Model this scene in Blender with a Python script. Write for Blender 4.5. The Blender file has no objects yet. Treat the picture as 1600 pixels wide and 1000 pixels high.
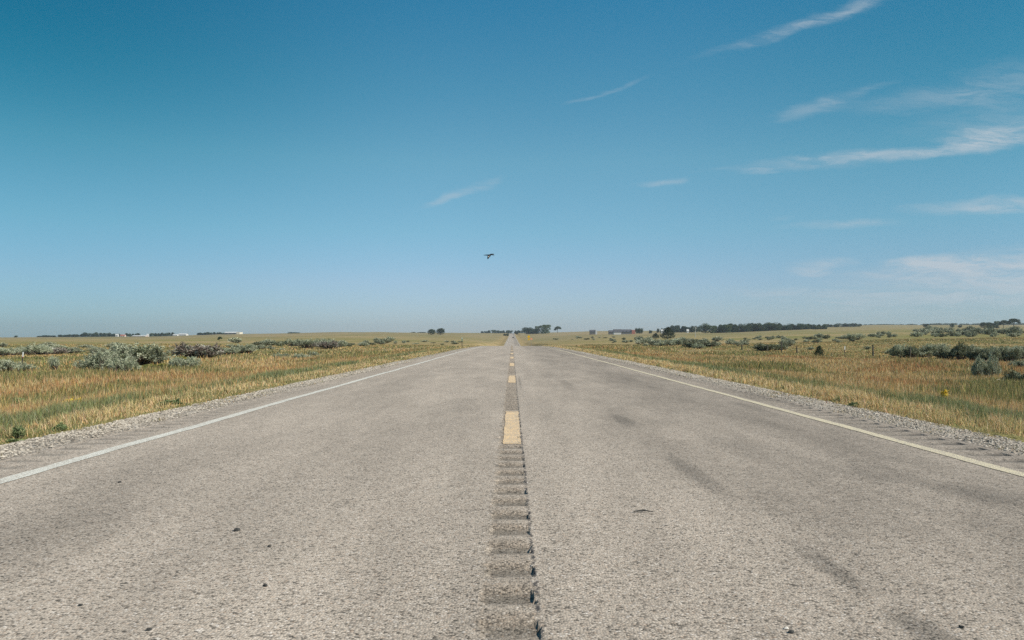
import bpy, math, random
import numpy as np
from mathutils import Vector

random.seed(7)
RNG = np.random.default_rng(7)
SC = bpy.context.scene
COL = SC.collection
F = 1150.0          # focal length in photo pixels (1600 wide)
HY = 527.0          # eye level in the photo
R = math.radians

# ------------------------------------------------------------------ helpers
def link(o, parent=None):
    COL.objects.link(o)
    if parent is not None:
        o.parent = parent
    return o

def tag(o, label=None, cat=None, group=None, kind=None):
    if label: o['label'] = label
    if cat: o['category'] = cat
    if group: o['group'] = group
    if kind: o['kind'] = kind
    return o

def empty(name, loc=(0, 0, 0), rz=0.0):
    o = bpy.data.objects.new(name, None)
    o.empty_display_size = 0.2
    o.location = loc
    o.rotation_euler = (0, 0, rz)
    return link(o)

def np_mesh(name, V, tris=None, quads=None, C=None, smooth=False):
    V = np.asarray(V, dtype=np.float32).reshape(-1, 3)
    idx, starts, n = [], [], 0
    if tris is not None and len(tris):
        t = np.asarray(tris, dtype=np.int32).reshape(-1, 3)
        idx.append(t.ravel()); starts.append(np.arange(len(t), dtype=np.int32) * 3); n = len(t) * 3
    if quads is not None and len(quads):
        q = np.asarray(quads, dtype=np.int32).reshape(-1, 4)
        idx.append(q.ravel()); starts.append(n + np.arange(len(q), dtype=np.int32) * 4)
    idx = np.concatenate(idx); starts = np.concatenate(starts)
    me = bpy.data.meshes.new(name)
    me.vertices.add(len(V)); me.vertices.foreach_set('co', V.ravel())
    me.loops.add(len(idx)); me.loops.foreach_set('vertex_index', idx)
    me.polygons.add(len(starts)); me.polygons.foreach_set('loop_start', starts)
    if smooth:
        me.polygons.foreach_set('use_smooth', np.ones(len(starts), dtype=bool))
    else:
        me.polygons.foreach_set('use_smooth', np.zeros(len(starts), dtype=bool))
    me.update(calc_edges=True)
    if C is not None:
        C = np.asarray(C, dtype=np.float32).reshape(-1, 3)
        a = me.attributes.new('Col', 'FLOAT_COLOR', 'POINT')
        a.data.foreach_set('color', np.c_[C, np.ones(len(C), np.float32)].ravel().astype(np.float32))
    return me

def obj(name, me, mat, parent=None):
    o = bpy.data.objects.new(name, me)
    if mat is not None and len(me.materials) == 0:
        me.materials.append(mat)
    return link(o, parent)

class MB:
    """collects plain shapes into one mesh"""
    def __init__(s): s.V = []; s.T = []; s.Q = []
    def add(s, V, T=(), Q=()):
        b = len(s.V)
        s.V += [tuple(v) for v in V]
        s.T += [tuple(b + i for i in t) for t in T]
        s.Q += [tuple(b + i for i in q) for q in Q]
    def box(s, x0, x1, y0, y1, z0, z1):
        s.add([(x0,y0,z0),(x1,y0,z0),(x1,y1,z0),(x0,y1,z0),(x0,y0,z1),(x1,y0,z1),(x1,y1,z1),(x0,y1,z1)],
              Q=[(0,3,2,1),(4,5,6,7),(0,1,5,4),(1,2,6,5),(2,3,7,6),(3,0,4,7)])
    def tube(s, pts, rads, n=6, cap=True):
        pts = [Vector(p) for p in pts]
        rings = []
        for i, p in enumerate(pts):
            d = (pts[min(i+1, len(pts)-1)] - pts[max(i-1, 0)]).normalized()
            a = d.cross(Vector((0.31, 0.9, 0.27)))
            if a.length < 1e-3: a = d.cross(Vector((1, 0, 0)))
            a.normalize(); b = d.cross(a)
            rings.append([p + (a*math.cos(2*math.pi*k/n) + b*math.sin(2*math.pi*k/n))*rads[i] for k in range(n)])
        V = [v for r in rings for v in r]; Q = []; T = []
        for i in range(len(pts)-1):
            for k in range(n):
                Q.append((i*n+k, i*n+(k+1) % n, (i+1)*n+(k+1) % n, (i+1)*n+k))
        if cap:
            V += [pts[0], pts[-1]]
            c0, c1 = len(V)-2, len(V)-1
            m = (len(pts)-1)*n
            for k in range(n):
                T.append((c0, (k+1) % n, k)); T.append((c1, m+k, m+(k+1) % n))
        s.add(V, T, Q)
    def gable(s, x0, x1, y0, y1, z0, z1, over=0.0):
        """roof prism with ridge along x"""
        ym = (y0+y1)/2
        s.add([(x0,y0,z0),(x1,y0,z0),(x1,y1,z0),(x0,y1,z0),(x0,ym,z1),(x1,ym,z1)],
              T=[(0,4,3),(1,2,5)], Q=[(0,1,5,4),(2,3,4,5),(0,3,2,1)])
    def ellipsoid(s, c, r, n=12, m=8, rot=None):
        V = []; Q = []
        for i in range(m+1):
            th = math.pi*i/m
            for k in range(n):
                ph = 2*math.pi*k/n
                v = Vector((r[0]*math.sin(th)*math.cos(ph), r[1]*math.sin(th)*math.sin(ph), r[2]*math.cos(th)))
                if rot is not None: v = rot @ v
                V.append(v + Vector(c))
        for i in range(m):
            for k in range(n):
                Q.append((i*n+k, (i+1)*n+k, (i+1)*n+(k+1) % n, i*n+(k+1) % n))
        s.add(V, Q=Q)
    def mesh(s, name, smooth=False): return np_mesh(name, s.V, s.T, s.Q, smooth=smooth)
    def build(s, name, mat, parent=None, smooth=False): return obj(name, s.mesh(name, smooth), mat, parent)

# ------------------------------------------------------------------ numeric noise
def _hash(i, j, seed):
    h = (i.astype(np.int64)*374761393 + j.astype(np.int64)*668265263 + seed*974711) & 0xFFFFFFFF
    h = ((h ^ (h >> 13))*1274126177) & 0xFFFFFFFF
    return ((h ^ (h >> 16)) & 0xFFFF)/65535.0
def vnoise(x, y, scale, seed=0):
    x = np.asarray(x, float)/scale; y = np.asarray(y, float)/scale
    i = np.floor(x); j = np.floor(y); fx = x-i; fy = y-j
    fx = fx*fx*(3-2*fx); fy = fy*fy*(3-2*fy)
    a = _hash(i, j, seed); b = _hash(i+1, j, seed); c = _hash(i, j+1, seed); d = _hash(i+1, j+1, seed)
    return (a*(1-fx)+b*fx)*(1-fy)+(c*(1-fx)+d*fx)*fy
def smooth(a, b, x):
    t = np.clip((np.asarray(x, float)-a)/(b-a), 0, 1)
    return t*t*(3-2*t)

def pchip(xk, yk):
    xk = np.array(xk, float); yk = np.array(yk, float)
    h = np.diff(xk); dl = np.diff(yk)/h
    m = np.zeros(len(xk)); m[0] = dl[0]; m[-1] = dl[-1]
    for i in range(1, len(xk)-1):
        if dl[i-1]*dl[i] > 0:
            w1 = 2*h[i]+h[i-1]; w2 = h[i]+2*h[i-1]
            m[i] = (w1+w2)/(w1/dl[i-1]+w2/dl[i])
    def f(x):
        x = np.clip(np.asarray(x, float), xk[0], xk[-1])
        i = np.clip(np.searchsorted(xk, x)-1, 0, len(xk)-2)
        t = (x-xk[i])/h[i]
        return ((1+2*t)*(1-t)**2*yk[i] + t*(1-t)**2*h[i]*m[i] + t*t*(3-2*t)*yk[i+1] + t*t*(t-1)*h[i]*m[i+1])
    return f

# ------------------------------------------------------------------ terrain
zr = pchip([-400, 0, 50, 80, 105, 130, 170, 250, 340, 430, 500, 700, 1000, 1300, 1550, 1800, 2300, 4000],
           [0, 0, 0, -.08, -.24, -.55, -1.3, -3, -4.2, -4.1, -3.4, -1.6, 1.5, 5.6, 8.9, 10.2, 10.5, 12])
DK = np.log([60, 100, 150, 250, 400, 700, 1000, 1500, 2200, 4000])
TAB = {
    -400: [34.5, 20, 13.5, 8.5, 5, 2.3, 1.2, .3, .8, 1.5],
    0:    [34.5, 20, 13.5, 8.5, 5, 2.3, 1.2, .3, .8, 1.5],
    200:  [34.5, 20, 13.3, 8, 4.5, 1.8, .4, -.8, -.3, .5],
    400:  [34.5, 20, 13, 7.5, 3, -1, -3.5, -5.2, -4.7, -4],
    550:  [34.5, 19, 13, 6.5, 2, -3, -6, -8, -7.5, -6.5],
    700:  [34.5, 18, 13.5, 9, 5, -.5, -4, -6.8, -6.4, -6],
    800:  [34.5, 17, 14, 12.3, 11, 5, -.5, -6, -6.3, -6],
    960:  [34.5, 18, 13, 8, 3.5, -2, -6, -9.5, -9, -8],
    1100: [34.5, 19, 12, 6, 1.5, -5.3, -8, -10, -9.5, -8.5],
    1300: [34.5, 17.5, 9, 2, -4, -11.5, -15, -18, -17.5, -17],
    1400: [34.5, 16, 5, -1.5, -7, -13, -16.5, -19, -18.5, -18],
    1600: [34.5, 15, 2.5, -4, -9, -14.5, -17, -19, -18.5, -18],
    2000: [34.5, 15, 2.5, -4, -9, -14.5, -17, -19, -18.5, -18],
}
PK = np.array(sorted(TAB), float)
TV = np.array([TAB[int(p)] for p in PK])
_lf = [pchip(DK, TV[k]) for k in range(len(PK))]
_DG = np.linspace(DK[0], DK[-1], 400)
_TG = np.array([f(_DG) for f in _lf])

def zfield(x, y):
    x = np.asarray(x, float); y = np.asarray(y, float)
    ys = np.maximum(y, 1.0)
    px = np.clip(800+F*x/ys, PK[0], PK[-1])
    ld = np.clip(np.log(np.maximum(ys, 60)), DK[0], DK[-1])
    k = np.clip(np.searchsorted(PK, px)-1, 0, len(PK)-2)
    t = (px-PK[k])/(PK[k+1]-PK[k]); t = t*t*(3-2*t)
    g = (ld-_DG[0])/(_DG[1]-_DG[0]); gi = np.clip(np.floor(g).astype(int), 0, 398); gt = g-gi
    a = _TG[k, gi]*(1-gt)+_TG[k, gi+1]*gt
    b = _TG[k+1, gi]*(1-gt)+_TG[k+1, gi+1]*gt
    off = a*(1-t)+b*t
    z = 1-off*np.maximum(ys, 60)/F
    amp = 0.12*smooth(10, 60, y) + np.clip(y-150, 0, 800)*0.0007
    z = z + (vnoise(x, y, 9, 3)-.5)*.18 + (vnoise(x, y, 45, 4)-.5)*2*amp
    return z

CX = [0, 4.7, 5.0, 5.3, 6, 7, 8.5, 12]
CZ = [-.12, -.12, -.05, -.045, -.10, -.22, -.42, -.7]
def ground(x, y):
    x = np.asarray(x, float); y = np.asarray(y, float)
    ax = np.abs(x)-np.where(x > 0, .15, 0)
    s = smooth(6, 14, ax)
    c = np.interp(ax, CX, CZ) + (vnoise(x, y, .8, 9)-.5)*.05*smooth(4.9, 5.6, ax)
    return (zr(y)+c)*(1-s)+zfield(x, y)*s

_SD = np.exp(np.linspace(math.log(3), math.log(2600), 6000))
def at(px, py, lo=3.0):
    """first point of the ground seen through a photo pixel"""
    x = (px-800)/F*_SD
    yi = HY - F*(ground(x, _SD)-1)/_SD
    ok = np.where((yi <= py) & (_SD >= lo))[0]
    d = _SD[ok[0]] if len(ok) else 1500.0
    return float((px-800)/F*d), float(d), float(ground((px-800)/F*d, d))

def on_ground(px, d):
    x = (px-800)/F*d
    return float(x), float(d), float(ground(x, d))

# ------------------------------------------------------------------ materials
class NT:
    def __init__(s, tree): s.t = tree
    def n(s, typ, **kw):
        nd = s.t.nodes.new(typ)
        for k, v in kw.items():
            if k in ('inputs',):
                for kk, vv in v.items(): s.set(nd.inputs[kk], vv)
            else: setattr(nd, k, v)
        return nd
    def set(s, sock, v):
        if hasattr(v, 'links') or isinstance(v, bpy.types.NodeSocket): s.t.links.new(v, sock)
        else: sock.default_value = v
    def m(s, op, a, b=None, c=None, clamp=False):
        nd = s.t.nodes.new('ShaderNodeMath'); nd.operation = op; nd.use_clamp = clamp
        s.set(nd.inputs[0], a)
        if b is not None: s.set(nd.inputs[1], b)
        if c is not None: s.set(nd.inputs[2], c)
        return nd.outputs[0]
    def mr(s, v, a, b, c=0.0, d=1.0, st='SMOOTHSTEP'):
        nd = s.t.nodes.new('ShaderNodeMapRange'); nd.interpolation_type = st
        s.set(nd.inputs['Value'], v)
        for k, q in (('From Min', a), ('From Max', b), ('To Min', c), ('To Max', d)): s.set(nd.inputs[k], q)
        return nd.outputs[0]
    def noise(s, vec, scale, detail=4, rough=.55, dist=0.0):
        nd = s.t.nodes.new('ShaderNodeTexNoise')
        if vec is not None: s.set(nd.inputs['Vector'], vec)
        nd.inputs['Scale'].default_value = scale; nd.inputs['Detail'].default_value = detail
        nd.inputs['Roughness'].default_value = rough; nd.inputs['Distortion'].default_value = dist
        return nd.outputs['Fac']
    def voro(s, vec, scale, out='Distance', feat='F1', rnd=1.0):
        nd = s.t.nodes.new('ShaderNodeTexVoronoi'); nd.feature = feat
        s.set(nd.inputs['Vector'], vec); nd.inputs['Scale'].default_value = scale; nd.inputs['Randomness'].default_value = rnd
        return nd.outputs[out]
    def mapv(s, vec, loc=(0,0,0), rot=(0,0,0), scale=(1,1,1), typ='POINT'):
        nd = s.t.nodes.new('ShaderNodeMapping'); nd.vector_type = typ
        s.set(nd.inputs[0], vec)
        nd.inputs[1].default_value = loc; nd.inputs[2].default_value = rot; nd.inputs[3].default_value = scale
        return nd.outputs[0]
    def mix(s, fac, a, b, typ='MIX'):
        nd = s.t.nodes.new('ShaderNodeMix'); nd.data_type = 'RGBA'; nd.blend_type = typ; nd.clamp_factor = True
        s.set(nd.inputs[0], fac)
        for sock, v in ((nd.inputs[6], a), (nd.inputs[7], b)):
            if isinstance(v, (tuple, list)) and len(v) == 3: v = (*v, 1)
            s.set(sock, v)
        return nd.outputs[2]
    def ramp(s, fac, stops, interp='LINEAR'):
        nd = s.t.nodes.new('ShaderNodeValToRGB'); cr = nd.color_ramp; cr.interpolation = interp
        while len(cr.elements) < len(stops): cr.elements.new(.5)
        for e, (p, c) in zip(cr.elements, stops):
            e.position = p; e.color = (*c, 1) if len(c) == 3 else c
        s.set(nd.inputs[0], fac)
        return nd.outputs[0]

def new_mat(name):
    m = bpy.data.materials.new(name); m.use_nodes = True
    nt = m.node_tree
    b = nt.nodes['Principled BSDF']
    b.inputs['Roughness'].default_value = .85
    b.inputs['Specular IOR Level'].default_value = .2
    return m, NT(nt), b

def plain(name, col, var=.25, scale=6.0, rough=.8, bump=0.0, metal=0.0, spec=.25):
    m, g, b = new_mat(name)
    tc = g.n('ShaderNodeTexCoord').outputs['Object']
    nz = g.noise(tc, scale, 5, .6)
    lo = tuple(c*(1-var) for c in col); hi = tuple(min(1, c*(1+var)) for c in col)
    g.set(b.inputs['Base Color'], g.mix(nz, lo, hi))
    b.inputs['Roughness'].default_value = rough; b.inputs['Metallic'].default_value = metal
    b.inputs['Specular IOR Level'].default_value = spec
    if bump:
        bn = g.n('ShaderNodeBump'); bn.inputs['Strength'].default_value = bump; bn.inputs['Distance'].default_value = .02
        g.set(bn.inputs['Height'], nz); g.set(b.inputs['Normal'], bn.outputs[0])
    return m

def leafy(name, trans=.25, rough=.75, gain=1.0):
    """foliage whose own leaf colours sit in the mesh; a little light passes through"""
    m, g, b = new_mat(name)
    at_ = g.n('ShaderNodeAttribute', attribute_name='Col').outputs['Color']
    inf = g.n('ShaderNodeObjectInfo').outputs['Random']
    hsv = g.n('ShaderNodeHueSaturation')
    g.set(hsv.inputs['Color'], at_)
    g.set(hsv.inputs['Value'], g.mr(inf, 0, 1, .82*gain, 1.12*gain, 'LINEAR'))
    g.set(b.inputs['Base Color'], hsv.outputs[0])
    b.inputs['Roughness'].default_value = rough
    tr = g.n('ShaderNodeBsdfTranslucent'); g.set(tr.inputs['Color'], hsv.outputs[0])
    mx = g.n('ShaderNodeMixShader'); mx.inputs[0].default_value = trans
    g.t.links.new(b.outputs[0], mx.inputs[1]); g.t.links.new(tr.outputs[0], mx.inputs[2])
    out = g.t.nodes['Material Output']
    g.t.links.new(mx.outputs[0], out.inputs['Surface'])
    return m

PERIOD = 9.3; G0 = 0.322
def road_base(g, tc):
    """weathered chip seal; returns (colour, height)"""
    sep = g.n('ShaderNodeSeparateXYZ'); g.set(sep.inputs[0], tc)
    x, y = sep.outputs[0], sep.outputs[1]
    warp = tc
    chips = g.n('ShaderNodeTexVoronoi'); g.set(chips.inputs['Vector'], warp); chips.inputs['Scale'].default_value = 104
    cs = g.n('ShaderNodeSeparateColor'); g.set(cs.inputs[0], chips.outputs['Color'])
    rnd, rnd2, cd = cs.outputs[0], cs.outputs[1], chips.outputs['Distance']
    col = g.ramp(rnd, [(0, (.09, .078, .064)), (.10, (.18, .155, .128)), (.24, (.372, .316, .260)), (.7, (.45, .384, .316)), (.93, (.505, .438, .368)), (1, (.60, .54, .48))])
    col = g.mix(g.mr(rnd2, .86, 1, 0, .5), col, (.42, .31, .23))
    # bitumen showing between the chips
    col = g.mix(g.mr(cd, .42, .72, 0, .35), col, (.10, .09, .08))
    # pits where a chip has come out
    big = g.voro(tc, 23, 'Distance')
    pn = g.noise(tc, 60, 3)
    pits = g.mr(g.m('ADD', big, g.m('MULTIPLY', pn, .12)), .125, .185, 1, 0)
    keep = g.voro(tc, 23, 'Color'); ks = g.n('ShaderNodeSeparateColor'); g.set(ks.inputs[0], keep)
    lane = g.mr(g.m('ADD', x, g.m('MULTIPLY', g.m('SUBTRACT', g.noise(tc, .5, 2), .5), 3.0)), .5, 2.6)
    pits = g.m('MULTIPLY', pits, g.mr(g.m('ADD', ks.outputs[0], g.m('MULTIPLY', lane, .30)), .56, .68))
    col = g.mix(g.m('MULTIPLY', pits, .9), col, (.045, .042, .037))
    # broad weathering, drawn out along the road
    st = g.mapv(tc, scale=(1.0, .22, 1))
    w1 = g.noise(st, .9, 5, .6); w2 = g.noise(st, 3.2, 4, .6); w3 = g.noise(tc, 9, 4, .65)
    k = g.m('ADD', g.m('ADD', g.mr(w1, .3, .72, -.14, .09), g.mr(w2, .3, .7, -.06, .05)), g.mr(w3, .3, .7, -.07, .06))
    k = g.m('SUBTRACT', k, g.m('MULTIPLY', lane, .21))  # right lane darkened for coarser chips and lens vignetting put into the colour
    # polished wheel paths
    for xc, amt in ((-2.55, -.06), (-1.0, .02), (1.36, -.07), (2.9, -.05)):
        k = g.m('ADD', k, g.mr(g.m('ABSOLUTE', g.m('SUBTRACT', x, xc)), 0, .45, amt, 0))
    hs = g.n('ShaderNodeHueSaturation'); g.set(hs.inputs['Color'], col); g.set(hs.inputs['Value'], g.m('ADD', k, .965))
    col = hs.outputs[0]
    # tyre scuffs and oil stains
    brk = g.noise(g.mapv(tc, scale=(1.7, .22, 1)), 7, 8, .8)
    stains = [(1.34, 5.45, .11, 1.0, .75), (1.33, 8.9, .13, .8, .65), (1.38, 3.2, .085, .42, .8), (1.40, 2.5, .10, .3, .85), (3.09, 4.73, .28, .5, .75),
              (2.68, 5.4, .26, .5, .5), (3.43, 10.6, .16, 1.2, .6), (1.16, 15.7, .14, 2.6, .45), (.175, 16.3, .035, 2.8, .75), (-1.35, 4.2, .55, 1.4, .3),
              (-.88, 10, .4, 2.2, .28), (-2.4, 3.8, .5, 1.0, .32), (2.3, 3.0, .22, .35, .45), (2.1, 7.0, .3, .9, .3), (3.3, 3.6, .3, .5, .5), (.95, 21, .3, 4, .3), (-2.2, 17, .4, 4, .2)]
    for (sx, sy, a, b, f) in stains:
        v = g.mapv(tc, loc=(sx, sy, 0), scale=(a, b, 1), typ='TEXTURE')
        ln = g.n('ShaderNodeVectorMath', operation='LENGTH'); 
        fl = g.n('ShaderNodeVectorMath', operation='MULTIPLY'); g.set(fl.inputs[0], v); fl.inputs[1].default_value = (1, 1, 0)
        g.set(ln.inputs[0], fl.outputs[0])
        msk = g.mr(g.m('ADD', ln.outputs[1], g.m('MULTIPLY', g.m('SUBTRACT', brk, .5), 2.3)), .2, 1.2, f*.68, 0)
        col = g.mix(msk, col, g.mix(1.0, col, (.40, .41, .42), 'MULTIPLY'))
    # grit and bitumen lying in the rumble grooves, with near-half shade painted in
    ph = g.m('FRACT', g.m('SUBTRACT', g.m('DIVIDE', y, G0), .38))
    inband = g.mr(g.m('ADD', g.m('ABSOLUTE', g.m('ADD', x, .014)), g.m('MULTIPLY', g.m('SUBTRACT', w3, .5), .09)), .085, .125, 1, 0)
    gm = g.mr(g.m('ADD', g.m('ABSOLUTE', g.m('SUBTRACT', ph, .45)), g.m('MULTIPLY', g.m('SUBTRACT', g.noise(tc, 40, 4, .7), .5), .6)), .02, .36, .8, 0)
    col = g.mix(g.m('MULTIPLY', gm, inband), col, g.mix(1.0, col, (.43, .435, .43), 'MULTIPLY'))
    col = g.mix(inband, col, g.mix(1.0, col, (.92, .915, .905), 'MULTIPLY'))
    # rough broken far half of each groove, with rust tinted chips and crevices
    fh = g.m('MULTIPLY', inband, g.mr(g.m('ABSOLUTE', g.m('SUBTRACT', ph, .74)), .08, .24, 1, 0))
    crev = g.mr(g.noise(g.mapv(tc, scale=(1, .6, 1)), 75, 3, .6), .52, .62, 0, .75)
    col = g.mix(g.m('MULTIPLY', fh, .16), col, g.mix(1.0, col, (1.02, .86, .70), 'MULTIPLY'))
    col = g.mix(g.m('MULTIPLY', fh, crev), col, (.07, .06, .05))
    # end-wall shade and a thin crack painted down the right end of the grooves
    xr = g.m('ABSOLUTE', g.m('SUBTRACT', g.m('ADD', x, g.m('MULTIPLY', g.m('SUBTRACT', g.noise(tc, 22, 4, .7), .5), .05)), .096))
    shade_crack = g.m('MULTIPLY', g.mr(xr, .003, .012, 1, 0), g.mr(g.noise(tc, 12, 3, .6), .42, .58, .05, .9))
    col = g.mix(shade_crack, col, (.045, .043, .045))
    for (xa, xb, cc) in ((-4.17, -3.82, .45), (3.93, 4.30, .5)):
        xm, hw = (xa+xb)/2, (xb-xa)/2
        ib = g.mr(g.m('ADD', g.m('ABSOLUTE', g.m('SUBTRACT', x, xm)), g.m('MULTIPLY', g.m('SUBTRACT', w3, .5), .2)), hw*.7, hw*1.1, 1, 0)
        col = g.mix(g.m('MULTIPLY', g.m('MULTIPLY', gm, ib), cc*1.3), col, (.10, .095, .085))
    # wall shade painted as dark patches at the gravel end of the shoulder grooves, and the broken pavement edge
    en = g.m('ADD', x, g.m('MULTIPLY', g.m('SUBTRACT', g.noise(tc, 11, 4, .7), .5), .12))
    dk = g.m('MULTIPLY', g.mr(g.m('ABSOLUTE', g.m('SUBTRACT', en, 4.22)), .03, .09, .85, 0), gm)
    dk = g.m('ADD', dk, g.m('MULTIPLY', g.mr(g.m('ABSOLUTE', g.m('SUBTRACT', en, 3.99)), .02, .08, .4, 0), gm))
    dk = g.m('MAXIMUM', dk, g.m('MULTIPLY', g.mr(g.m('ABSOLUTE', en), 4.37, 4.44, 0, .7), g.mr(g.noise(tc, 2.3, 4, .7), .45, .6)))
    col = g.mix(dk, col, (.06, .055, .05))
    h = g.m('ADD', g.m('MULTIPLY', g.m('SUBTRACT', 1, cd), .006), g.m('MULTIPLY', rnd2, .004))
    h = g.m('SUBTRACT', h, g.m('MULTIPLY', pits, .006))
    return col, h, w3, brk

def road_mat():
    m, g, b = new_mat('chip_seal')
    tc = g.n('ShaderNodeTexCoord').outputs['Object']
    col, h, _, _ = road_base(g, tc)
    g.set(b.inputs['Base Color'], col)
    bn = g.n('ShaderNodeBump'); bn.inputs['Strength'].default_value = .5; bn.inputs['Distance'].default_value = 1.0
    g.set(bn.inputs['Height'], h); g.set(b.inputs['Normal'], bn.outputs[0])
    b.inputs['Roughness'].default_value = .9
    return m

def paint_mat(name, c1, c2, wear):
    m, g, b = new_mat(name)
    tc = g.n('ShaderNodeTexCoord').outputs['Object']
    ch = g.voro(tc, 95, 'Color'); cs = g.n('ShaderNodeSeparateColor'); g.set(cs.inputs[0], ch)
    cd = g.voro(tc, 95)
    col = g.mix(cs.outputs[0], c1, c2)
    col = g.mix(g.mr(cd, .45, .8, 0, .4), col, (.25, .22, .18))
    wn = g.m('ADD', g.m('MULTIPLY', cs.outputs[1], .5), g.m('MULTIPLY', g.noise(g.mapv(tc, scale=(1, .35, 1)), 7, 5, .7), .8))
    col = g.mix(g.mr(wn, 1.0-wear, 1.16-wear, 0, .75), col, (.33, .295, .25))
    g.set(b.inputs['Base Color'], col)
    bn = g.n('ShaderNodeBump'); bn.inputs['Strength'].default_value = .7; bn.inputs['Distance'].default_value = 1.0
    g.set(bn.inputs['Height'], g.m('MULTIPLY', g.m('SUBTRACT', 1, cd), .005)); g.set(b.inputs['Normal'], bn.outputs[0])
    b.inputs['Roughness'].default_value = .8
    return m

def gravel_mat():
    m, g, b = new_mat('shoulder_gravel')
    tc = g.n('ShaderNodeTexCoord').outputs['Object']
    v = g.n('ShaderNodeTexVoronoi'); g.set(v.inputs['Vector'], tc); v.inputs['Scale'].default_value = 34
    cs = g.n('ShaderNodeSeparateColor'); g.set(cs.inputs[0], v.outputs['Color'])
    col = g.ramp(cs.outputs[0], [(0, (.18, .155, .125)), (.25, (.33, .285, .235)), (.75, (.45, .395, .33)), (1, (.58, .53, .46))])
    col = g.mix(g.mr(v.outputs['Distance'], .4, .7, 0, .7), col, (.14, .12, .10))
    big = g.noise(tc, 1.6, 4, .6)
    col = g.mix(g.mr(big, .35, .75, 0, .35), col, (.30, .25, .20))
    g.set(b.inputs['Base Color'], col)
    bn = g.n('ShaderNodeBump'); bn.inputs['Strength'].default_value = .9; bn.inputs['Distance'].default_value = 1.0
    g.set(bn.inputs['Height'], g.m('MULTIPLY', g.m('SUBTRACT', 1, v.outputs['Distance']), .02)); g.set(b.inputs['Normal'], bn.outputs[0])
    return m

def ground_mat():
    m, g, b = new_mat('prairie_ground')
    tc = g.n('ShaderNodeTexCoord').outputs['Object']
    sep = g.n('ShaderNodeSeparateXYZ'); g.set(sep.inputs[0], tc)
    fine = g.noise(tc, 2.2, 6, .65); mid = g.noise(tc, .09, 5, .6, .4); big = g.noise(tc, .012, 4, .55, .6)
    huge = g.noise(g.mapv(tc, scale=(.6, 1.6, 1)), .0045, 4, .6, .3)
    straw = g.mix(fine, (.20, .16, .08), (.33, .265, .15))
    olive = g.mix(fine, (.125, .122, .042), (.21, .20, .08))
    col = g.mix(g.mr(mid, .36, .62), olive, straw)
    col = g.mix(g.mr(big, .44, .6, 0, .75), col, g.mix(fine, (.135, .135, .047), (.20, .195, .08)))
    col = g.mix(g.mr(huge, .47, .58, 0, .8), col, (.31, .235, .13))
    col = g.mix(g.mr(g.noise(g.mapv(tc, loc=(5, 77, 0), scale=(.35, 1.6, 1)), .007, 5, .62, .5), .54, .64, 0, .6), col, (.13, .135, .06))
    col = g.mix(g.mr(g.noise(tc, .03, 5, .6, 1.0), .58, .68, 0, .5), col, (.165, .16, .08))
    col = g.mix(g.mr(g.noise(g.mapv(tc, loc=(40, 9, 0)), .11, 4, .6), .62, .72, 0, .5), col, (.33, .275, .19))
    far = g.mr(sep.outputs[1], 250, 900, 0, .55)
    col = g.mix(far, col, g.mix(g.mr(g.noise(g.mapv(tc, scale=(.5, 1.3, 1)), .01, 5, .6), .4, .62), (.175, .15, .08), (.27, .215, .14)))
    scrub = g.mr(g.noise(g.mapv(tc, scale=(1, .6, 1)), .22, 5, .7), .56, .66, 0, .55)
    col = g.mix(scrub, col, (.13, .125, .085))
    axx = g.m('ABSOLUTE', g.m('ADD', sep.outputs[0], g.m('MULTIPLY', g.m('SUBTRACT', g.noise(tc, .06, 4, .6), .5), 14)))
    bank = g.m('MULTIPLY', g.mr(axx, 9, 20, .85, 0), g.mr(sep.outputs[1], 60, 130))
    col = g.mix(bank, col, g.mix(g.mr(g.noise(tc, .16, 5, .65), .38, .6), (.18, .15, .065), (.34, .25, .14)))
    g.set(b.inputs['Base Color'], col)
    bn = g.n('ShaderNodeBump'); bn.inputs['Strength'].default_value = .8; bn.inputs['Distance'].default_value = .25
    g.set(bn.inputs['Height'], g.noise(tc, 3, 5, .7)); g.set(b.inputs['Normal'], bn.outputs[0])
    b.inputs['Roughness'].default_value = 1; b.inputs['Specular IOR Level'].default_value = 0
    return m

M_road = road_mat(); M_gravel = gravel_mat(); M_ground = ground_mat()
M_white = paint_mat('worn_white_paint', (.53, .52, .465), (.64, .625, .57), .34)
M_cream = paint_mat('worn_cream_paint', (.52, .455, .315), (.60, .53, .38), .36)
M_yellow = paint_mat('faded_yellow_paint', (.55, .385, .215), (.66, .49, .30), .36)
M_grass = leafy('grass_blades', .3, .7)
M_leaf = leafy('leaf_clumps', .2, .7)
M_sage = leafy('sage_leaves', .15, .8)
M_bark = plain('bark', (.12, .095, .07), .4, 30, .9, .5)
M_twig = plain('sage_wood', (.15, .115, .095), .35, 40, .9, .3)
M_stone = leafy('stones', 0.0, .85)

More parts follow.
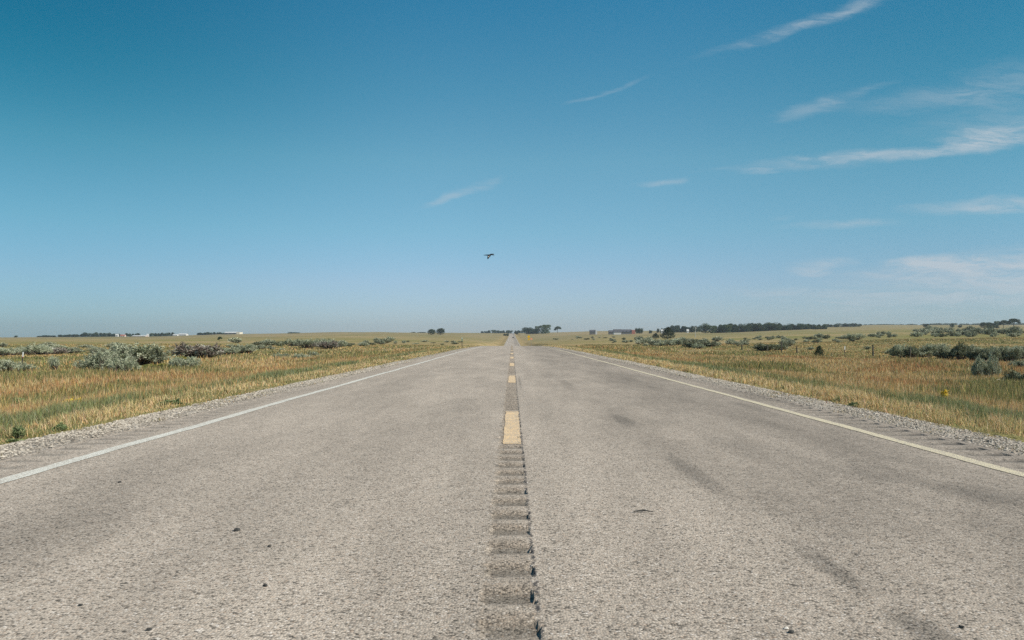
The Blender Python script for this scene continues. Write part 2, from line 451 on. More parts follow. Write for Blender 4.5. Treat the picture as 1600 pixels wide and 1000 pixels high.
# ------------------------------------------------------------------ ground sheet
def build_ground():
    xs = [0, 2.5, 4.2, 4.6, 4.8, 5.0, 5.15, 5.3, 5.5] + list(np.arange(6, 16.01, .5))
    while xs[-1] < 4000: xs.append(xs[-1]+max(.7, (xs[-1]-14)*.055))
    xs = np.array([-v for v in xs[:0:-1]] + xs)
    ys = [-400, -250, -150, -80, -40, -20, -10, -5] + list(np.arange(0, 60, 1.0)) + list(np.arange(60, 150, 2.0))
    while ys[-1] < 4000: ys.append(ys[-1]*1.017)
    ys = np.array(ys)
    X, Y = np.meshgrid(xs, ys)
    Z = ground(X, Y)
    nx, ny = len(xs), len(ys)
    i = np.arange(nx*ny).reshape(ny, nx)
    q = np.stack([i[:-1, :-1], i[:-1, 1:], i[1:, 1:], i[1:, :-1]], -1).reshape(-1, 4)
    o = obj('ground', np_mesh('ground', np.stack([X, Y, Z], -1), quads=q, smooth=True), M_ground)
    tag(o, 'rolling dry prairie ground reaching to the horizon', 'ground', kind='structure')
build_ground()

# ------------------------------------------------------------------ road with real rumble grooves
EL, ER = -4.25, 4.45          # pavement edges
def groove(y, x):
    """depth of the milled grooves at (x, y)"""
    ph = (y/G0-.38) % 1.0
    a = np.clip(1-((ph-.45)/.30)**2, 0, 1)
    k = np.floor(y/G0-.33)
    jx = (vnoise(k, k*0, .9, 11)-.5)*.012+(vnoise(y, y*0, .022, 12)-.5)*.022
    end = smooth(-.122+jx*1.5, -.096+jx*1.5, x)*(1-smooth(.082+jx, .093+jx, x))*(.75+.5*vnoise(k, k*0+3, .9, 13))
    l = smooth(-4.17, -4.14, x)*(1-smooth(-3.85, -3.82, x))*.75
    r = smooth(3.93, 3.96, x)*(1-smooth(4.27, 4.30, x))*.95
    return -a*(end*.015+l*.016+r*.018)
def road_z(x, y):
    wob = (vnoise(x, y, 1.7, 21)-.5)*.012*smooth(.3, .6, np.abs(x))
    crown = -.012*np.abs(x)/4.3
    return zr(y)+crown+wob

def strip(xs, ys, zfun):
    X, Y = np.meshgrid(xs, ys)
    V = np.stack([X, Y, zfun(X, Y)], -1)
    nx, ny = len(xs), len(ys)
    i = np.arange(nx*ny).reshape(ny, nx)
    return V, np.stack([i[:-1, :-1], i[:-1, 1:], i[1:, 1:], i[1:, :-1]], -1).reshape(-1, 4)

def build_road():
    xs = [-4.17, -4.15, -4.12, -3.87, -3.84, -3.82, -3.4, -2.5, -1.5, -.6, -.2, -.13, -.118, -.108, -.098, -.09, -.06, 0, 0.06, .072, .078, .086, .092, .098, .104, .112, .2, .6, 1.5, 2.5, 3.4, 3.93, 3.95, 3.98, 4.25, 4.28, 4.30]
    xs = np.array([EL] + xs + [ER])
    ya = np.arange(-6, 46, G0/16)
    yb = [46.0]
    while yb[-1] < 4000: yb.append(yb[-1]+max(.9, yb[-1]*.012))
    ys = np.concatenate([ya[ya < 45.5], np.array(yb)])
    edge = lambda X, Y: X + np.where(X < -4.2, (vnoise(Y, Y*0, .35, 5)-.5)*.10, 0) + np.where(X > 4.4, (vnoise(Y, Y*0, .35, 6)-.5)*.10, 0)
    V, q = strip(xs, ys, lambda X, Y: road_z(X, Y) + groove(Y, X)*(1-smooth(40, 46, Y)))
    V[..., 0] = edge(V[..., 0], V[..., 1])
    V[:, 0, 2] -= .01; V[:, -1, 2] -= .01
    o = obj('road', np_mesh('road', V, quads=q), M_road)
    tag(o, 'straight weathered two lane highway running to the horizon', 'road', kind='structure')
    # gravel shoulders
    for side, e in ((-1, EL), (1, ER)):
        e2 = abs(e)
        gx = np.array([e2-.12, e2+.02, e2+.15, e2+.3, e2+.45, e2+.6, e2+.8, e2+1.0])
        gz = np.array([-.035, -.014, -.014, -.02, -.028, -.04, -.075, -.14])
        yy = np.concatenate([np.arange(-6, 60, .25), np.exp(np.linspace(math.log(60), math.log(4000), 320))])
        X, Y = np.meshgrid(gx, yy)
        Z = zr(Y) + gz[None, :] + ((vnoise(X*side, Y, .33, 31)-.5)*.022)*(np.arange(8)[None, :] > 0)
        n = len(gx); i = np.arange(n*len(yy)).reshape(len(yy), n)
        q = np.stack([i[:-1, :-1], i[:-1, 1:], i[1:, 1:], i[1:, :-1]], -1).reshape(-1, 4)
        if side < 0: q = q[:, ::-1]
        o = obj('gravel_path', np_mesh('gravel_path', np.stack([X*side, Y, Z], -1), quads=q, smooth=True), M_gravel)
        tag(o, ('pale gravel shoulder along the left edge of the road' if side < 0 else 'pale gravel shoulder along the right edge of the road'), 'gravel shoulder', kind='structure')
    # edge lines
    yl = np.concatenate([np.arange(-6, 46, .16), np.array(yb)])
    for (xa, xb, mt, lab, sd) in ((-3.655, -3.525, M_white, 'worn white edge line along the left lane', 1), (3.705, 3.825, M_cream, 'worn cream edge line along the right lane', 2)):
        xs2 = np.array([xa, (xa+xb)/2, xb])
        V, q = strip(xs2, yl[yl < 1700], lambda X, Y: road_z(X, Y)+.004+np.clip(Y-40, 0, 400)*.0001)
        V[:, 0, 0] += (vnoise(V[:, 0, 1], 0*V[:, 0, 1], .3, sd)-.5)*.018
        V[:, 2, 0] += (vnoise(V[:, 2, 1], 0*V[:, 2, 1], .3, sd+7)-.5)*.018
        o = obj('road_marking', np_mesh('road_marking', V, quads=q), mt)
        tag(o, lab, 'road line', kind='structure')
    # centre dashes
    starts = [6.88+PERIOD*k for k in range(-1, 14)] + [430+PERIOD*k for k in range(0, 90)]
    for k, s in enumerate(starts):
        ys3 = np.arange(s, s+3.1, G0/16 if s < 46 else .3)
        xs3 = np.array([-.083, -.05, 0, .05, .083])
        lift = .004+max(0, s-30)*.00012
        V, q = strip(xs3, ys3, lambda X, Y: road_z(X, Y)+lift+(groove(Y, X)*.96 if s < 46 else 0))
        V[:, 0, 0] += (vnoise(V[:, 0, 1], 0*V[:, 0, 1], .12, 41)-.5)*.016
        V[:, -1, 0] += (vnoise(V[:, -1, 1], 0*V[:, -1, 1], .12, 43)-.5)*.016
        o = obj('road_marking', np_mesh('road_marking', V, quads=q), M_yellow)
        tag(o, 'faded yellow dash of the centre line between rumble grooves', 'road line', 'yellow centre line dashes', 'structure')
build_road()

# ------------------------------------------------------------------ gravel stones (loose, uncountable)
def build_stones():
    base = np.array([(1,0,0),(-1,0,0),(0,1,0),(0,-1,0),(0,0,1),(0,0,-.6)], float)
    tri = np.array([(0,2,4),(2,1,4),(1,3,4),(3,0,4),(2,0,5),(1,2,5),(3,1,5),(0,3,5)])
    Vs, Ts, Cs = [], [], []; nb = 0
    for side, e in ((-1, abs(EL)), (1, ER)):
        n = 52000
        y = .5+32*RNG.random(n)**1.35
        u = RNG.beta(1.3, 1.1, n)*.95-.10
        x = side*(e+u)
        z = zr(y)+np.interp(u, [-.12, 0, .3, .6, .8, 1], [-.012, -.010, -.016, -.036, -.07, -.1])
        keep = RNG.random(n) < np.where(u < .04, .28, 1)*np.where(u > .74, .35, 1)*(.3+.7*smooth(.25, .5, vnoise(x, y, .45, 33)))
        x, y, z = x[keep], y[keep], z[keep]; n = len(x)
        r = np.clip(RNG.lognormal(math.log(.0095), .40, n), .004, .026)*(1+(y-5)/40)
        P = base[None]*(.75+.5*RNG.random((n, 6, 1)))
        P = P*r[:, None, None]*np.stack([np.ones(n), .8+.3*RNG.random(n), .35+.3*RNG.random(n)], -1)[:, None, :]
        a = RNG.random(n)*6.283; ca, sa = np.cos(a)[:, None], np.sin(a)[:, None]
        Q = P.copy(); Q[..., 0] = P[..., 0]*ca-P[..., 1]*sa; Q[..., 1] = P[..., 0]*sa+P[..., 1]*ca
        Q += np.stack([x, y, z+r*.2], -1)[:, None, :]
        t = RNG.random((n, 1)); d = (RNG.random((n, 1)) < .14)
        c = (1-t)*np.array([.27, .23, .185])+t*np.array([.53, .475, .40])
        c = np.where(d, c*.42, c)
        Vs.append(Q.reshape(-1, 3)); Cs.append(np.repeat(c, 6, 0))
        Ts.append((tri[None]+(nb+np.arange(n)*6)[:, None, None]).reshape(-1, 3)); nb += n*6
    o = obj('gravel', np_mesh('gravel', np.concatenate(Vs), np.concatenate(Ts), C=np.concatenate(Cs)), M_stone)
    tag(o, 'loose pale gravel stones on both road shoulders', 'gravel', kind='stuff')
build_stones()

# ------------------------------------------------------------------ grass
def blades(x, y, h, w, c, lean=.35, head=None, z=None):
    """each blade: 5 points, 3 faces. c (n,3) is the blade's own colour, head an optional seed head colour"""
    n = len(x)
    if z is None: z = ground(x, y)
    yaw = RNG.random(n)*6.283; la = RNG.random(n)*6.283; ll = np.abs(RNG.normal(0, lean, n))*h
    ax = np.stack([np.cos(yaw), np.sin(yaw), 0*yaw], -1)*(w/2)[:, None]
    ld = np.stack([np.cos(la)*ll, np.sin(la)*ll, 0*ll], -1)
    p0 = np.stack([x, y, z-.02], -1)
    up = np.stack([0*h, 0*h, h], -1)
    pm = p0+up*.55+ld*.35; pt = p0+up*(1-.25*(ll/h)[:, None]**2)+ld
    hw = np.where(RNG.random(n) < .5, 1.25, .8)[:, None] if head is not None else .8
    V = np.stack([p0-ax, p0+ax, pm-ax*hw, pm+ax*hw, pt], 1)
    T = np.array([(0, 1, 3), (0, 3, 2), (2, 3, 4)])[None]+(np.arange(n)*5)[:, None, None]
    cc = np.repeat(c[:, None, :], 5, 1)
    if head is not None: cc[:, 2:, :] = head[:, None, :]
    return V.reshape(-1, 3), T.reshape(-1, 3), cc.reshape(-1, 3)

def pick(n, table):
    w = np.array([t[0] for t in table], float); w /= w.sum()
    k = RNG.choice(len(table), n, p=w)
    c = np.array([t[1] for t in table])[k]
    return c*(.78+.44*RNG.random((n, 1)))*(1+.08*RNG.normal(size=(n, 3)))

TAN = (.60, .435, .215); PALE = (.68, .53, .30); GOLD = (.52, .325, .125); RUST = (.46, .25, .115); GREEN = (.20, .21, .085); BRIGHT = (.285, .30, .145); OLIVE = (.235, .215, .085); GREY = (.34, .35, .22); YEL = (.46, .39, .12)

def scatter(y0, y1, s0, s1, dens, side, margin=1.06):
    """random points beside the road inside (a bit more than) the frame; s is the distance from the grass edge"""
    e = 5.0 if side < 0 else 5.15
    A = (y1-y0)*(s1-s0); n = int(A*dens)
    y = y0+(y1-y0)*RNG.random(n); s = s0+(s1-s0)*RNG.random(n)
    x = side*(e+s)
    ok = np.abs(x) < .70*y*margin+np.clip(6.5-(np.maximum(y-20, 0))*.1, 2.5, 6.5)
    x, y, s = x[ok], y[ok], s[ok]
    return x, y, s

def join(name, parts, mat, label, cat):
    V, T, C, b = [], [], [], 0
    for v, t, c in parts:
        V.append(v); T.append(t+b); C.append(np.clip(c, .01, .9)); b += len(v)
    o = obj(name, np_mesh(name, np.concatenate(V), np.concatenate(T), C=np.concatenate(C)), mat)
    return tag(o, label, cat, kind='stuff')

def wfor(y, k=.0007, lo=.0042): return np.maximum(lo, y*k)*(.7+.6*RNG.random(len(y)))

def build_grass():
    verge, green, tall, field = [], [], [], []
    for side in (-1, 1):
        # dry verge against the gravel
        for (y0, y1, dn) in ((.5, 5.5, 1100), (5.5, 14, 2200), (14, 30, 850), (30, 60, 340), (60, 130, 110)):
            x, y, s = scatter(y0, y1, -.25, 1.25, dn, side)
            edge = (vnoise(x, y, 1.1, 50)-.5)*.44+(vnoise(x, y, .26, 51)-.5)*.26
            cl = vnoise(x, y, .28, 52)
            ok = (s > edge) & (RNG.random(len(s)) < .35+.9*smooth(.25, .6, cl)) & (RNG.random(len(s)) < 1-smooth(.7, 1.15, s)*(.93 if side > 0 else .97))
            x, y, s, cl = x[ok], y[ok], s[ok], cl[ok]
            n = len(x)
            gp = smooth(.5, .75, vnoise(x, y, 1.3, 53))
            mixg = (.40 if side < 0 else .14)
            c = np.where((RNG.random(n) < mixg*.5+gp*mixg)[:, None], pick(n, [(2, GREEN), (1.5, OLIVE), (.6, BRIGHT)]), pick(n, [(3, TAN), (3.2, PALE), (.5, GOLD), (.3, OLIVE)]))
            h = (.04+.085*smooth(-.2, .55, s))*(.6+.8*RNG.random(n))*(.6+.7*cl)*(.95 if side < 0 else 1.25)
            verge.append(blades(x, y, h, wfor(y), c, .55))
            # stray tufts creeping into the gravel
            x, y, s = scatter(y0, y1, -.75, .05, dn*.5, side)
            ok = vnoise(x, y, .16, 55)*.7+vnoise(x, y, .9, 56)*.3 > .70-.06*smooth(-.5, 0, s)
            x, y, s = x[ok], y[ok], s[ok]; n = len(x)
            z = zr(y)+np.interp(np.abs(x), [4.2, 5.0, 5.3], [-.012, -.03, -.05])
            verge.append(blades(x, y, (.02+.05*RNG.random(n)), wfor(y), pick(n, [(2, TAN), (2, OLIVE), (1.5, GREEN), (1, GOLD)]), .7, None, z))
        # green strip
        for (y0, y1, dn) in ((.5, 6, 800), (6, 14, 1500), (14, 30, 650), (30, 60, 230), (60, 140, 50)):
            x, y, s = scatter(y0, y1, .5, 3.4, dn, side)
            c1 = vnoise(x, y, .45, 60); gw = (vnoise(x, y*.5, 2.4, 62)-.5)*.9
            ok = (RNG.random(len(s)) < smooth(.5+gw, 1.0+gw, s)*(1-smooth(2.2+gw, 3.2+gw, s))*(1 if side > 0 else .75)+.06) & (RNG.random(len(s)) < .35+smooth(.25, .6, c1))
            x, y, s, c1 = x[ok], y[ok], s[ok], c1[ok]; n = len(x)
            dry = smooth(.40, .60, vnoise(x, y*.6, 1.7, 61))*1.5
            dry = dry*(.55 if side > 0 else .8)
            c = np.where((RNG.random(n) < dry*.45+.03)[:, None], pick(n, [(2, TAN), (1, GOLD), (1.4, OLIVE)]), pick(n, [(2, GREEN), (2.6, BRIGHT), (.6, OLIVE), (.5, GREY)]))
            h = (.13+.16*c1)*(.6+.7*RNG.random(n))*smooth(.3, 1.6, s)+.03
            green.append(blades(x, y, h, wfor(y), c, .4))
        # tall golden grass
        for (y0, y1, dn) in ((1, 7, 600), (7, 16, 1250), (16, 32, 560), (32, 60, 200), (60, 90, 45), (90, 150, 9)):
            x, y, s = scatter(y0, y1, 1.6, 27, dn, side)
            edge = (2.85 if side > 0 else 2.0)+(vnoise(x, y, 1.6, 70)-.5)*(1.0 if side > 0 else 1.3)
            c1 = vnoise(x, y, .5, 71); p = vnoise(x, y*.55, 2.6, 72)*.6+vnoise(x, y*.6, 7, 73)*.4
            lim = np.interp(y, [0, 20, 40, 80, 150], [18, 18, 15, 9, 5] if side < 0 else [25, 25, 23, 17, 8]) + (vnoise(x, y, 4, 78)-.5)*5
            ok = (s > edge) & (RNG.random(len(s)) < .3+.9*smooth(.2, .6, c1)) & (RNG.random(len(s)) < 1-smooth(-3, 2, s-lim)*.97)
            x, y, s, c1, p, edge = x[ok], y[ok], s[ok], c1[ok], p[ok], edge[ok]; n = len(x)
            strip_dry = smooth(.3, .0, np.abs(s-3.6)-.9)*(1 if side > 0 else .3)
            grn = np.clip(smooth(.46, .60, p)*.9+.10-strip_dry*.6, 0, .95)
            # patches: rust coloured stands, golden straw, and greener growth
            q = vnoise(x, y*.45, 2.3, 74)*.55+vnoise(x, y*.5, 6.5, 75)*.45
            rst = smooth(.50, .60, q)*(.95 if side > 0 else .6)*(1-strip_dry*.8)
            u = RNG.random(n)
            kind = np.where(u < grn*(1-.5*rst), 2, np.where(RNG.random(n) < rst*.85+.06, 1, 0))[:, None]
            c = np.where(kind == 2, pick(n, [(2, OLIVE), (2, GREEN), (.4, YEL), (.7, TAN)]),
                np.where(kind == 1, pick(n, [(2.6, RUST), (1, GOLD), (.6, OLIVE)]), pick(n, [(1.6, GOLD), (2.2, TAN), (1.1, PALE), (.7, OLIVE)])))
            hd = np.where(kind == 2, c, np.where(kind == 1, pick(n, [(3, RUST), (1, GOLD), (.5, TAN)]), pick(n, [(1.5, GOLD), (2.2, TAN), (1.2, PALE)])))
            h = (.15+.20*p)*(.55+.8*RNG.random(n))*np.where(RNG.random(n) < .08, 1.35, 1)*(.35+.65*smooth(-.2, 2.2, s-edge))
            tall.append(blades(x, y, h+.05, wfor(y, .00066, .0042), c, .24, hd))
            # darker green undergrowth between the stalks
            k = RNG.random(n) < .45
            xx, yy = x[k]+RNG.normal(0, .1, k.sum()), y[k]+RNG.normal(0, .1, k.sum())
            cu = pick(k.sum(), [(2, OLIVE), (2, GREEN), (1, GOLD)])
            tall.append(blades(xx, yy, (.07+.10*RNG.random(k.sum())), wfor(yy, .0012, .007), cu, .5))
        # pasture beyond
        for (y0, y1, dn) in ((4, 18, 60), (18, 45, 60), (45, 90, 30), (90, 180, 9)):
            x, y, s = scatter(y0, y1, 12, 120 if y0 >= 18 else 26, dn, side)
            c1 = vnoise(x, y, 2.2, 80); p = vnoise(x, y, 9, 81)
            ok = RNG.random(len(s)) < .2+.9*smooth(.3, .65, c1)
            x, y, s, p = x[ok], y[ok], s[ok], p[ok]; n = len(x)
            c = np.where((RNG.random(n) < smooth(.35, .65, p))[:, None], pick(n, [(2.5, OLIVE), (1, GREEN), (.8, TAN)]), pick(n, [(2, TAN), (1.4, GOLD), (1.6, OLIVE)]))
            field.append(blades(x, y, (.05+.10*RNG.random(n)), wfor(y, .0015, .012), c, .6))
    join('roadside_grass', verge, M_grass, 'short dry verge grass lining the gravel on both sides', 'grass')
    join('green_grass', green, M_grass, 'green strips of low grass behind the dry verge', 'grass')
    join('tall_dry_grass', tall, M_grass, 'tall golden and rust coloured grass on both roadside banks', 'grass')
    join('pasture_grass', field, M_grass, 'sparse olive pasture grass beyond the fences', 'grass')
build_grass()

# ------------------------------------------------------------------ sagebrush
def leaf_tris(P, D, L, W, C):
    """one pointed leaf per row: base P, direction D (unit), length L, width W"""
    n = len(P)
    a = np.cross(D, RNG.normal(size=(n, 3))); a /= np.linalg.norm(a, axis=1, keepdims=True)+1e-9
    V = np.stack([P-a*(W/2)[:, None], P+a*(W/2)[:, None], P+D*L[:, None]], 1).reshape(-1, 3)
    T = np.arange(n*3).reshape(-1, 3)
    return V, T, np.repeat(C, 3, 0)

def bush_meshes(name, seed, nb, per, palette, leafL, spread=1.0, upright=.6, lobes=4, flat=.95, hollow=.5):
    """unit bush: about 1 wide and 1 tall, built from leafy sprigs on branches"""
    rg = np.random.default_rng(seed)
    lc = np.c_[rg.uniform(-.32, .32, lobes), rg.uniform(-.32, .32, lobes), np.zeros(lobes)]
    lh = rg.uniform(.65, 1.0, lobes); lw = rg.uniform(.22, .36, lobes)
    stems = MB()
    PP, DD, CC = [], [], []
    pal = np.array([p[1] for p in palette]); pw = np.array([p[0] for p in palette], float); pw /= pw.sum()
    for i in range(nb):
        k = rg.integers(lobes)
        az = rg.random()*2*math.pi; t = rg.random()**.6
        tipx = lc[k, 0]+math.cos(az)*lw[k]*t*spread; tipy = lc[k, 1]+math.sin(az)*lw[k]*t*spread
        tipz = lh[k]*(math.sqrt(max(0, 1-.78*t*t)))*rg.uniform(.72, 1.1)*flat
        root = np.array([lc[k, 0]*.4+rg.normal(0, .04), lc[k, 1]*.4+rg.normal(0, .04), 0])
        tip = np.array([tipx, tipy, max(tipz, .12)])
        midp = root*.5+tip*.5+np.array([(tipx-root[0])*.22, (tipy-root[1])*.22, -.06])
        if i % 3 == 0:
            stems.tube([root, midp, root*.12+tip*.88], [.016, .010, .004], 4, cap=False)
        d = tip-midp; d /= np.linalg.norm(d)
        d = d*(1-upright)+np.array([0, 0, 1])*upright; d /= np.linalg.norm(d)
        col = pal[rg.choice(len(pal), p=pw)]*rg.uniform(.75, 1.25)
        m = per
        s = rg.random(m)
        pts = midp[None]+(tip-midp)[None]*(hollow+(1-hollow)*s[:, None])+rg.normal(0, .022, (m, 3))
        dirs = d[None]*.9+rg.normal(0, .45, (m, 3)); dirs /= np.linalg.norm(dirs, axis=1, keepdims=True)
        PP.append(pts); DD.append(dirs); CC.append(col[None]*rg.uniform(.85, 1.15, (m, 1)))
    P, D, C = np.concatenate(PP), np.concatenate(DD), np.concatenate(CC)
    wd = max(np.percentile(np.abs(P[:, 0]), 97), np.percentile(np.abs(P[:, 1]), 97))*2
    ht = np.percentile(P[:, 2], 99)
    P[:, :2] /= wd; P[:, 2] *= .95/ht
    stems.V = [(a/wd, b/wd, c*.9/ht) for a, b, c in stems.V]
    P[:, 2] = np.maximum(P[:, 2], .03)
    n = len(P)
    V, T, CV = leaf_tris(P, D, leafL*rg.uniform(.6, 1.4, n), leafL*.38*rg.uniform(.6, 1.3, n), C)
    fm = np_mesh(name+'_foliage', V, T, C=np.clip(CV, .01, .9))
    sm = stems.mesh(name+'_stems')
    fm.materials.append(M_sage); sm.materials.append(M_twig)
    return fm, sm

SAGE = [(3, (.39, .41, .29)), (2.0, (.31, .335, .225)), (1, (.44, .45, .33)), (1, (.20, .225, .135))]
PURP = [(1.8, (.25, .20, .165)), (1.5, (.16, .13, .11)), (1.6, (.42, .40, .335)), (.9, (.32, .325, .24))]
DARK = [(2, (.13, .14, .08)), (2, (.19, .20, .12)), (1.2, (.33, .34, .24))]
FARS = [(3, (.42, .425, .31)), (2, (.34, .36, .25)), (1, (.26, .28, .17))]
RABB = [(2, (.33, .29, .075)), (1.5, (.25, .25, .08)), (1, (.20, .22, .07))]
WEED = [(2, (.145, .19, .08)), (2, (.19, .24, .11)), (1.4, (.28, .29, .14))]
JUNI = [(2, (.055, .075, .045)), (2, (.075, .095, .055)), (1, (.11, .12, .07))]
BUSH = {
    'sage': [bush_meshes('sage', 100+i, 190, 44, SAGE, .056, 1.05, .62, 7) for i in range(5)],
    'purple': [bush_meshes('purple_brush', 120+i, 190, 24, PURP, .08, 1.1, .5, 7) for i in range(2)],
    'dark': [bush_meshes('dark_brush', 140+i, 190, 30, DARK, .08, 1.0, .5, 6) for i in range(2)],
    'rabbit': [bush_meshes('rabbitbrush', 160+i, 260, 22, RABB, .09, 1.2, .8) for i in range(2)],
    'weed': [bush_meshes('weed', 170+i, 60, 16, WEED, .20, 1.1, .35) for i in range(3)],
    'far_sage': [bush_meshes('far_sage', 180+i, 80, 18, FARS, .15, 1.25, .4, 6, .95, .1) for i in range(6)],
    'far_dark': [bush_meshes('far_brush', 190+i, 80, 18, DARK, .15, 1.25, .4, 6, .95, .1) for i in range(3)],
}
def bush(kind, px, py, w, h, name, label, cat, group, k=None, lo=3.0, parts=True):
    """bush whose base stands at photo pixel (px, py) and covers w x h photo pixels"""
    x, y, z = at(px, py, lo)
    return bush_at(kind, x, y, z, w/F*y, h/F*y, name, label, cat, group, k)
def bush_at(kind, x, y, z, W, H, name, label, cat, group, k=None):
    fm, sm = BUSH[kind][random.randrange(len(BUSH[kind])) if k is None else k]
    o = empty(name, (x, y, z-.03), random.random()*6.28)
    o.scale = (W, W*random.uniform(.85, 1.1), H)
    tag(o, label, cat, group)
    obj('foliage', fm, None, o); obj('stem', sm, None, o)
    return o

GL = 'sagebrush in the left pasture'; GR = 'sagebrush in the right pasture'
near = [
    ('sage', 152, 582, 58, 30, 'front left sagebrush of the big grey-green clump beside the dead stick post', GL),
    ('sage', 190, 588, 42, 28, 'pale feathery sagebrush lobe lowest in the big left clump', GL),
    ('sage', 216, 573, 95, 33, 'largest sagebrush, wide and dark hearted, at the back of the left clump', GL),
    ('dark', 240, 574, 40, 27, 'olive twiggy sagebrush on the right end of the big left clump', GL),
    ('sage', 181, 571, 40, 25, 'tall silvery sagebrush between the left lobe and the widest bush', GL),
    ('sage', 274, 576, 24, 16, 'small silver sagebrush just right of the big left clump', GL),
    ('sage', 294, 579, 38, 20, 'low rounded silver sagebrush in front of the yellowish rabbitbrush', GL),
    ('purple', 303, 560, 66, 21, 'wide brush with purple brown base and pale frosted top', GL),
    ('purple', 330, 560, 34, 20, 'pale grey brush joined to the wide purple brown brush', GL),
    ('sage', 12, 583, 46, 20, 'pale grey sagebrush at the left frame edge beside the white-topped post', GL),
    ('sage', 37, 582, 30, 15, 'low pale sagebrush at the foot of the white-topped left post', GL),
    ('sage', 83, 578, 14, 20, 'thin upright pale sagebrush alone in the left grass', GL),
    ('sage', 8, 556, 44, 12, 'pale sagebrush in the row behind the left post', GL),
    ('sage', 40, 554, 28, 12, 'round grey sagebrush left of the tall one behind the left post', GL),
    ('sage', 57, 555, 34, 17, 'tall grey-green sagebrush in the row behind the left post', GL),
    ('purple', 88, 554, 36, 10, 'low dark purple brush beside the tall grey-green sagebrush', GL),
    ('sage', 114, 552, 28, 9, 'low pale sagebrush right of the purple brush', GL),
    ('sage', 150, 552, 26, 9, 'low pale sagebrush just left of the big left clump top', GL),
    ('sage', 355, 554, 30, 11, 'grey twiggy sagebrush right of the frosted purple brush', GL),
    ('sage', 384, 552, 36, 13, 'rounded silver sagebrush right of the grey twiggy one', GL),
    ('dark', 415, 540, 34, 6, 'flat dark brush on the far left pasture', GL),
    ('sage', 442, 561, 24, 9, 'small sagebrush leftmost of three in the golden left grass', GL),
    ('sage', 470, 563, 28, 10, 'silver sagebrush in the middle of three in the golden left grass', GL),
    ('sage', 492, 560, 22, 10, 'green-grey sagebrush rightmost of three in the golden left grass', GL),
    ('sage', 458, 541, 22, 11, 'tall sagebrush starting the long belt left of the road', GL),
    ('sage', 478, 544, 34, 13, 'broad silver sagebrush in the long belt left of the road', GL),
    ('purple', 512, 545, 36, 11, 'brown based sagebrush in the middle of the long left belt', GL),
    ('sage', 504, 542, 40, 12, 'pale crown of sagebrush behind the brown based one in the left belt', GL),
    ('sage', 1402, 557, 24, 15, 'upright sagebrush just left of the dark wooden post on the right', GR),
    ('dark', 1436, 559, 34, 14, 'dark sagebrush right of the dark wooden post on the right', GR),
    ('sage', 1464, 554, 30, 14, 'pale topped sagebrush between two dark ones right of the posts', GR),
    ('dark', 1502, 562, 30, 20, 'tallest and darkest brush on the right pasture edge', GR),
    ('dark', 1526, 564, 30, 16, 'dark brush leaning right of the darkest brush', GR),
    ('sage', 1520, 555, 44, 12, 'pale sagebrush behind the two darkest right brushes', GR),
    ('sage', 1556, 563, 36, 16, 'grey sagebrush behind the tall near sagebrush on the right', GR),
    ('dark', 1576, 565, 26, 16, 'dark brush near the right frame edge', GR),
    ('sage', 1598, 562, 30, 17, 'grey sagebrush cut by the right frame edge', GR),
    ('sage', 1541, 596, 34, 38, 'tall loose silver sagebrush standing in the rust coloured right grass', GR),
    ('dark', 1416, 560, 30, 14, 'dark lower brush around the foot of the wooden post among sagebrush', GR),
    ('dark', 1480, 561, 30, 13, 'dark brush filling the gap left of the tallest darkest brush', GR),
    ('dark', 1545, 565, 30, 15, 'dark brush directly behind the tall loose sagebrush on the right', GR),
    ('dark', 1562, 562, 28, 16, 'dark upright brush right of the tall loose sagebrush', GR),
    ('sage', 1584, 558, 40, 14, 'pale sagebrush crown above the dark brushes at the right frame edge', GR),
    ('dark', 1592, 606, 38, 25, 'round dark green brush low at the right frame edge', GR),
    ('sage', 1594, 578, 26, 13, 'pale sagebrush above the round dark brush at the right frame edge', GR),
    ('dark', 1196, 548, 36, 10, 'long dark brush in the brush line of the right pasture', GR),
    ('dark', 1216, 547, 26, 9, 'dark low brush ending the brush line of the right pasture', GR),
    ('sage', 1228, 541, 20, 10, 'pale sagebrush above the end of the dark right brush line', GR),
    ('sage', 1266, 547, 10, 5, 'tiny sagebrush alone in green pasture left of the reddish juniper', GR),
    ('sage', 1355, 546, 9, 5, 'tiny sagebrush alone in green pasture left of the plain dark posts', GR),
    ('dark', 1332, 534, 12, 6, 'small dark sagebrush at the foot of the pale clump above the white-topped post', GR),
    ('sage', 1336, 531, 26, 9, 'pale sagebrush clump above the white-topped right post', GR),
    ('dark', 1081, 543, 26, 10, 'dark sagebrush leftmost in the row right of the two junipers', GR),
    ('dark', 1106, 542, 24, 8, 'dark sagebrush in the middle of the row right of the two junipers', GR),
    ('sage', 1092, 545, 20, 8, 'pinkish grey sagebrush in front of the dark row right of the junipers', GR),
]
for (kd, px, py, w, h, lab, gp) in near:
    g_ = 1.15 if px > 1390 and py < 580 else 1.0
    bush(kd, px, py, w*1.08*g_, h*1.1*g_, 'sagebrush', lab, 'shrub', gp)
for (px, py, w, h, lab) in ((240, 579, 44, 11, 'yellow-green rabbitbrush under the big left sagebrush clump'),
                            (283, 566, 34, 9, 'yellow-green rabbitbrush behind the low rounded silver sagebrush')):
    bush('rabbit', px, py, w, h, 'rabbitbrush', lab, 'shrub', 'rabbitbrush in the left pasture')

